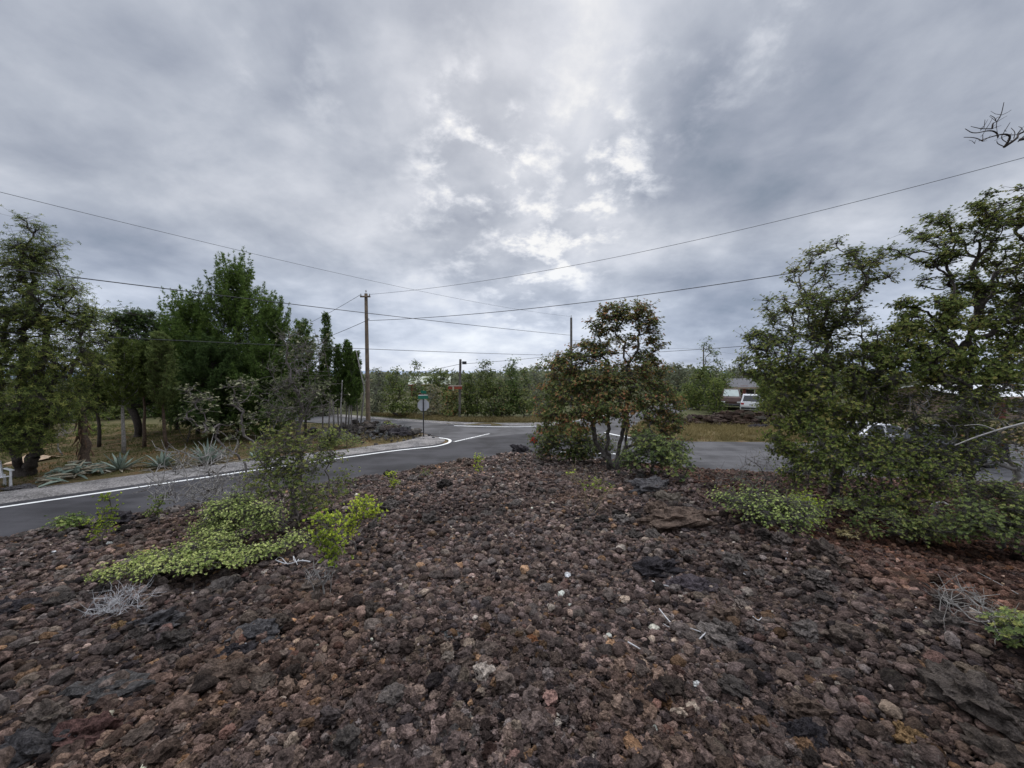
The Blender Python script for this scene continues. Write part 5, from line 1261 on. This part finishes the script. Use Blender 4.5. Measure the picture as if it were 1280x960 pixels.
# ------------------------------------------------------------------ yard things at far left
g = Q(-7, 611); root = empty("plastic_chair", (0, 0, 0), "white plastic garden chair cut off by the left edge", "chair")
for x in (-.30, .30):
    for y in (-.28, .30):
        Buf().box((x, y, .21), (.07, .09, .42), 0, .012, .85).build("leg", M_white, root, tint=False)
    Buf().box((x * 1.12, .0, .62), (.11, .72, .04), 0, .014).build("armrest", M_white, root, tint=False)
    Buf().box((x * 1.05, -.28, .51), (.05, .06, .20), 0, .01).build("arm_support", M_white, root, tint=False)
B = Buf()
for k in range(6): B.box((0, -.30 + k * .115, .42 - .02 * k), (.56, .10, .03), 0, .01)
B.build("seat", M_white, root, tint=False)
B = Buf()
for k in range(5):
    x = -.24 + .12 * k; top_ = 1.02 - .05 * abs(k - 2); B.tube([(x, .30, .34), (x, .42, .70), (x * 1.05, .52, top_)], [.05, .052, .04], 4)
B.box((0, .40, .66), (.56, .03, .07), 0, .008); B.build("backrest", M_white, root, tint=False)
root.location = [float(q) for q in g]; root.rotation_euler = (0, 0, 1.15)
M_tarp = simple_mat("tan_canvas", (.55, .40, .26), .8, var=.12, scale=2, bump=.3, bscale=6)
def canvas(label, pxs, d, h, seed):
    r_ = np.random.default_rng(seed); n = 14; V = []
    a, b_ = G(pxs[0], d), G(pxs[1], d + .4)
    for i in range(n):
        t = i / (n - 1); c = a + (b_ - a) * t
        for j in range(8):
            u = j / 7 - .5; V.append(c + np.array([0, u * 1.1, h * (1 - (2 * abs(u)) ** 1.3) * (.35 + .75 * t) * (.6 + .4 * math.sin(t * 5)) + .03 * r_.normal() * (abs(u) < .45) + .02]))
    i, j = np.meshgrid(np.arange(n - 1), np.arange(7), indexing="ij"); q = (i * 8 + j).ravel()
    o = mesh("canvas_sheet", np.array(V), np.stack([q, q + 1, q + 9, q + 8], -1), M_tarp, smooth=True, origin=a)
    so = o.modifiers.new("thickness", "SOLIDIFY"); so.thickness = .012
    return tag(o, label, "tarp")
canvas("tan canvas sheet lying behind the leaning trunk at far left", (17, 58), 17.5, .50, 1)

# ------------------------------------------------------------------ boulders, slabs and sticks on the clinker
bp3, bf3 = clinker(4, 12, 77, .26)
def boulder(label, px, py, rpx, col, flat=.6, seed=0, wide=1.0, sink=.1, name="lava_boulder", rz=0, tilt=0.0):
    r_ = np.random.default_rng(seed); c = Q(px, py); R_ = rpx / FOC * c[1]
    v = bp3[seed % len(bp3)] @ rand_rot(1, r_)[0].T
    v = v + v * .07 * vnoise(v * 5 + seed, seed)[:, None]
    v = v * np.array([wide, .9, max(flat, .62)]) * R_
    ct_, st_ = math.cos(tilt * .8), math.sin(tilt * .8); v = np.stack([v[:, 0] * ct_ - v[:, 2] * st_, v[:, 1], v[:, 0] * st_ + v[:, 2] * ct_], -1); v = rot_z(v, rz)
    col = np.array(col) * ROCK_GAIN
    t = np.broadcast_to(col, (len(v), 3)) * (1 + .25 * fbm(v / R_ * 2 + seed, 3, 2))[:, None]
    o = mesh(name, v + c + np.array([0, 0, R_ * flat * sink]), bf3, m_rock, tint=np.clip(t, 0, .8), origin=c)
    return tag(o, label, "boulder" if name != "stone_slab" else "stone", "larger blocks in the clinker")
DK, GR, BR, RD_, LT = (.036, .032, .034), (.075, .070, .070), (.10, .072, .056), (.085, .048, .042), (.17, .16, .15)
for i, (lb, px, py, r, col, fl_, wd, tl) in enumerate([
    ("black jagged boulder on the road edge behind the slim green sapling", 146, 652, 17, DK, .7, 1.3, 0), ("dark boulder at the left end of the red blossom shrub", 652, 566, 11, DK, .75, 1.3, 0),
    ("grey-black crusty block at the right foot of the forked tree", 818, 612, 20, GR, .6, 1.3, 0), ("pale grey stone on top of the block by the forked tree", 800, 597, 7, LT, .6, 1.1, 0),
    ("rusty brown ledge with a dark hollow below it right of the dry weed", 848, 654, 26, BR, .5, 1.5, .1), ("rounded brown block above the rusty ledge", 822, 640, 17, BR, .75, 1.0, 0), ("knobbly tan block upslope of the rusty ledge", 838, 626, 15, (.12, .10, .08), .7, 1.1, 0),
    ("large black boulder with a pale patch in the middle of the right slope", 820, 717, 26, DK, .65, 1.3, 0), ("purplish dark block just right of the large black boulder", 868, 735, 20, (.06, .05, .054), .55, 1.3, 0),
    ("long brown slanting block beside the pale oval stone on the right", 908, 775, 18, BR, .7, 1.3, -.3), ("pale oval stone lying on the brown slanting block", 931, 762, 11, (.19, .155, .13), .6, 1.5, -.7),
    ("round dark block in a shaded gap under the slanting brown block", 925, 815, 15, DK, .9, 1.0, 0), ("rounded tan rock just under the shaded gap on the right", 912, 830, 13, BR, .9, 1.1, 0),
    ("grey slab leaning on the slope below the silver dead bush", 190, 783, 24, GR, .35, 1.7, .35), ("orange-brown stone between silver dead bush and grey slab", 157, 785, 11, (.17, .11, .055), .8, 1.0, 0),
    ("smooth dark grey slab beside the black hollow at left", 322, 795, 26, GR, .35, 1.3, .3), ("brown block with a ragged top under the black hollow at left", 285, 846, 24, BR, .65, 1.5, .1),
    ("dark grey pointed block left of the smooth slab", 296, 818, 20, DK, .6, 1.5, .2), ("long dark grey slab near the lower left with a flat top", 125, 872, 28, (.066, .062, .060), .45, 1.7, .35),
    ("big dark slate-grey slab at the bottom left corner", 40, 940, 34, (.054, .050, .050), .5, 1.8, .1), ("crumbly white-crusted rock above the corner slab", 50, 918, 20, LT, .6, 1.3, .15),
    ("dark red-brown block right of the corner slab", 105, 925, 30, RD_, .55, 1.5, .2), ("orange-tinged rough rock at the left edge", 22, 855, 20, (.15, .095, .06), .55, 1.5, .1),
    ("flat pale grey square slab in the middle of the clinker", 563, 797, 14, (.16, .16, .155), .3, 1.1, 0), ("rust-orange round rock right of the square slab", 666, 803, 8, (.22, .10, .05), .9, 1.0, 0),
    ("white quartz-like pebble near the bottom centre", 615, 893, 5, (.48, .45, .40), .8, 1.1, 0), ("whitish chunk just left of the bottom-centre pebble", 586, 900, 8, (.30, .28, .25), .9, 1.0, 0),
    ("orange stone among grey ones left of the square slab", 490, 776, 7, (.22, .12, .05), 1.0, .8, 0), ("large sloping tan crust on the lower right slope", 1060, 800, 20, (.10, .078, .064), .8, 1.1, -.2),
    ("big pale brown rock at the right edge near the bottom", 1215, 845, 20, (.13, .10, .075), .8, 1.1, -.2), ("broad brown block low on the right with a dark cleft beside it", 1010, 890, 22, BR, .85, 1.1, -.2),
    ("dark steep-sided block below the broad brown block", 1000, 925, 26, DK, .9, 1.0, -.2), ("tan rounded rock between blocks at lower right", 1135, 925, 16, (.19, .12, .06), .8, 1.2, -.3),
    ("dark block on the traffic island beside the gravel corner", 500, 545, 12, DK, .5, 1.6, 0), ("rounded grey rock at the far left gravel edge near the chair", 24, 612, 10, GR, .6, 1.6, 0),
    ("black rock on the far lava bank right of the dry verge", 948, 536, 10, DK, .6, 1.5, 0), ("dark crusted lump at the left edge above the road bank", 12, 766, 22, DK, .5, 1.5, .1)]):
    boulder(lb, px, py, r, col, fl_, 300 + i, wd, tilt=tl, name="stone_slab" if "square slab" in lb and "flat" in lb else "lava_boulder")

def stick(label, px_pts, r, mat="silver", lift=.055, forks=()):
    def L3(pp):
        q = np.array([Q(a, b_, lift + .012 * ((i * 7) % 3)) for i, (a, b_) in enumerate(pp)])
        d_ = np.median(q[:, 1]); q = np.array([P(a, b_, min(max(ground_depth(a, b_), d_ * .9), d_ * 1.1)) for a, b_ in pp]); q[:, 2] += lift; return q
    pts = L3(px_pts); B = Buf(); k = len(pts); fine = chaikin(pts, 2)
    B.tube(fine, np.linspace(r, r * .6, len(fine)), 7)
    for f_ in forks:
        q = L3(f_); B.tube(chaikin(q, 2), np.linspace(r * .7, r * .35, len(chaikin(q, 2))), 6)
    return tag(B.build("dead_stick", BM[mat], origin=pts[0], smooth=True, tint=False), label, "stick", "bleached sticks on the lava")
stick("white branching stick with zigzag twigs in front of the yellow-green mat", [(388, 708), (375, 706), (360, 712), (345, 706)], .009, forks=[[(360, 712), (350, 700), (344, 706)], [(368, 708), (366, 698), (372, 712)], [(378, 706), (384, 698), (390, 700)], [(372, 707), (379, 697)]])
stick("short pale curved stick below the large black boulder", [(815, 733), (823, 737), (836, 740)], .0075)
stick("tiny upright pale twig right of the short curved stick", [(842, 739), (840, 727)], .006)
stick("thin forked pale stick lying left of the bow-shaped one", [(824, 769), (836, 785), (845, 792), (860, 793), (876, 799)], .006, forks=[[(845, 792), (836, 793), (829, 788)]])
stick("white bow-shaped stick in the middle of the right slope", [(896, 779), (890, 793), (881, 801), (874, 808)], .0075)
stick("small pale stick near the lower end of the right slope's left side", [(785, 812), (792, 816), (800, 821)], .006)
stick("pale angled twig on its own right of the bow-shaped stick", [(1022, 794), (1016, 797), (1009, 797), (1012, 804)], .007)
stick("pale twig pointing downhill above the oval stone", [(909, 712), (918, 718), (932, 725)], .006, forks=[[(918, 718), (920, 713)]])
stick("faint grey twig on the dark red slope under the yellowing plant", [(984, 697), (982, 706)], .006)
stick("small twisted white twig below the pale oval stone", [(941, 779), (948, 785), (952, 780)], .005)
stick("long thin grey branch on the dark slope at the right edge", [(1280, 752), (1255, 738), (1222, 720)], .008, "pale")
stick("grey branch with a bent end beside the right-edge bush", [(1204, 765), (1230, 779), (1268, 795), (1266, 785)], .007, "pale")
stick("bleached white log lying in the low shrub at right", [(1165, 642), (1178, 638), (1186, 643)], .03, "silver", .22)

# broken pale limb hanging in the right-hand trees
def limb(name, label, cat, lines, base, r0, mat, group=None):
    o = Buf()
    for ln_, r_a, r_b in lines:
        q = chaikin(np.array([P(*p) for p in ln_]), 2); o.tube(q, np.linspace(r_a, r_b, len(q)), 7)
    return tag(o.build(name, BM[mat], origin=base, smooth=True, tint=False), label, cat, group)
limb("broken_branch", "long bleached broken branch reaching left in front of the right-hand trees", "branch", [([(1320, 520, 6.2), (1275, 530, 6.2), (1245, 538, 6.2), (1215, 548, 6.2), (1193, 557, 6.2)], .021, .0075), ([(1245, 538, 6.2), (1225, 530, 6.25), (1205, 532, 6.3)], .012, .005)], P(1320, 520, 6.2), .03, "pale")
z8 = lambda X_, Y_, d=9.4: (1160 + .1458 * X_, 100 + .1458 * Y_, d)
tb = np.array([X(1385, 9.4), 9.4, 0]); tb[2] = Hz(tb[0], tb[1])
root = empty("bare_tree", tb, "leafless dark branch reaching in from the upper right edge", "tree")
o = Buf()
tp = np.array(P(1380, 150, 9.4)); s_ = np.linspace(0, 1, 7)[:, None]; o.tube(tb - [0, 0, .2] + (tp - tb + [0, 0, .2]) * s_ + np.array([[.1, 0, 0]]) * np.sin(s_ * 6), np.linspace(.16, .05, 7), 10)
o.build("trunk", BM["dark"], root, smooth=True, tint=False)
o = Buf(); r_ = np.random.default_rng(8)
fork = P(*z8(655, 572)); up_ = [([(1380, 195, 9.4), z8(950, 556), z8(823, 552), z8(760, 548), z8(655, 572)], .05, .034), ([z8(655, 572), z8(650, 520), z8(600, 492), z8(470, 525), z8(370, 555)], .03, .007), ([z8(470, 525), z8(430, 480), z8(365, 460)], .012, .006), ([z8(470, 525), z8(490, 455)], .009, .005),
    ([z8(600, 492), z8(590, 450), z8(550, 418), z8(450, 432), z8(360, 395)], .022, .006), ([z8(550, 418), z8(480, 410), z8(445, 405), z8(418, 370)], .012, .005), ([z8(480, 410), z8(467, 350)], .007, .004), ([z8(550, 418), z8(548, 370), z8(590, 360), z8(637, 295), z8(615, 210)], .018, .005), ([z8(590, 362), z8(592, 410)], .008, .004), ([z8(580, 350), z8(570, 325), z8(525, 308)], .009, .005), ([z8(620, 318), z8(585, 320), z8(580, 350)], .007, .004),
    ([z8(655, 572), z8(720, 520), z8(760, 470), z8(823, 445), z8(930, 420)], .03, .012), ([z8(735, 500), z8(748, 450), z8(750, 392)], .010, .005), ([z8(760, 470), z8(800, 420), z8(806, 385)], .010, .005), ([z8(690, 545), z8(662, 480), z8(676, 430), z8(655, 388)], .012, .005), ([z8(670, 440), z8(620, 445)], .007, .004), ([z8(655, 572), z8(625, 530), z8(600, 515)], .012, .005), ([z8(770, 530), z8(800, 480), z8(840, 450)], .012, .006), ([z8(680, 520), z8(705, 480), z8(715, 455)], .008, .004)]
for ln_, a, b_ in up_:
    q = np.array([P(*p) for p in ln_]); q[1:, 1] += np.cumsum(r_.normal(size=len(q) - 1) * .06); q = chaikin(q, 2); o.tube(q, np.linspace(a, b_, len(q)), 7)
tips = [z8(*q) for q in ((600, 492), (550, 418), (470, 525), (450, 432), (590, 360), (760, 470), (720, 520), (823, 448), (635, 300), (665, 480), (500, 415), (400, 545))]
for q in tips:
    for _ in range(2):
        s0 = P(*q); dv = r_.normal(size=3) * np.array([.12, .08, .08]) + np.array([-.03, 0, .09]); o.tube([s0, s0 + dv * .5 + r_.normal(size=3) * .015, s0 + dv], [.006, .0045, .003], 5)
o.build("branches", BM["dark"], root, smooth=True, tint=False)
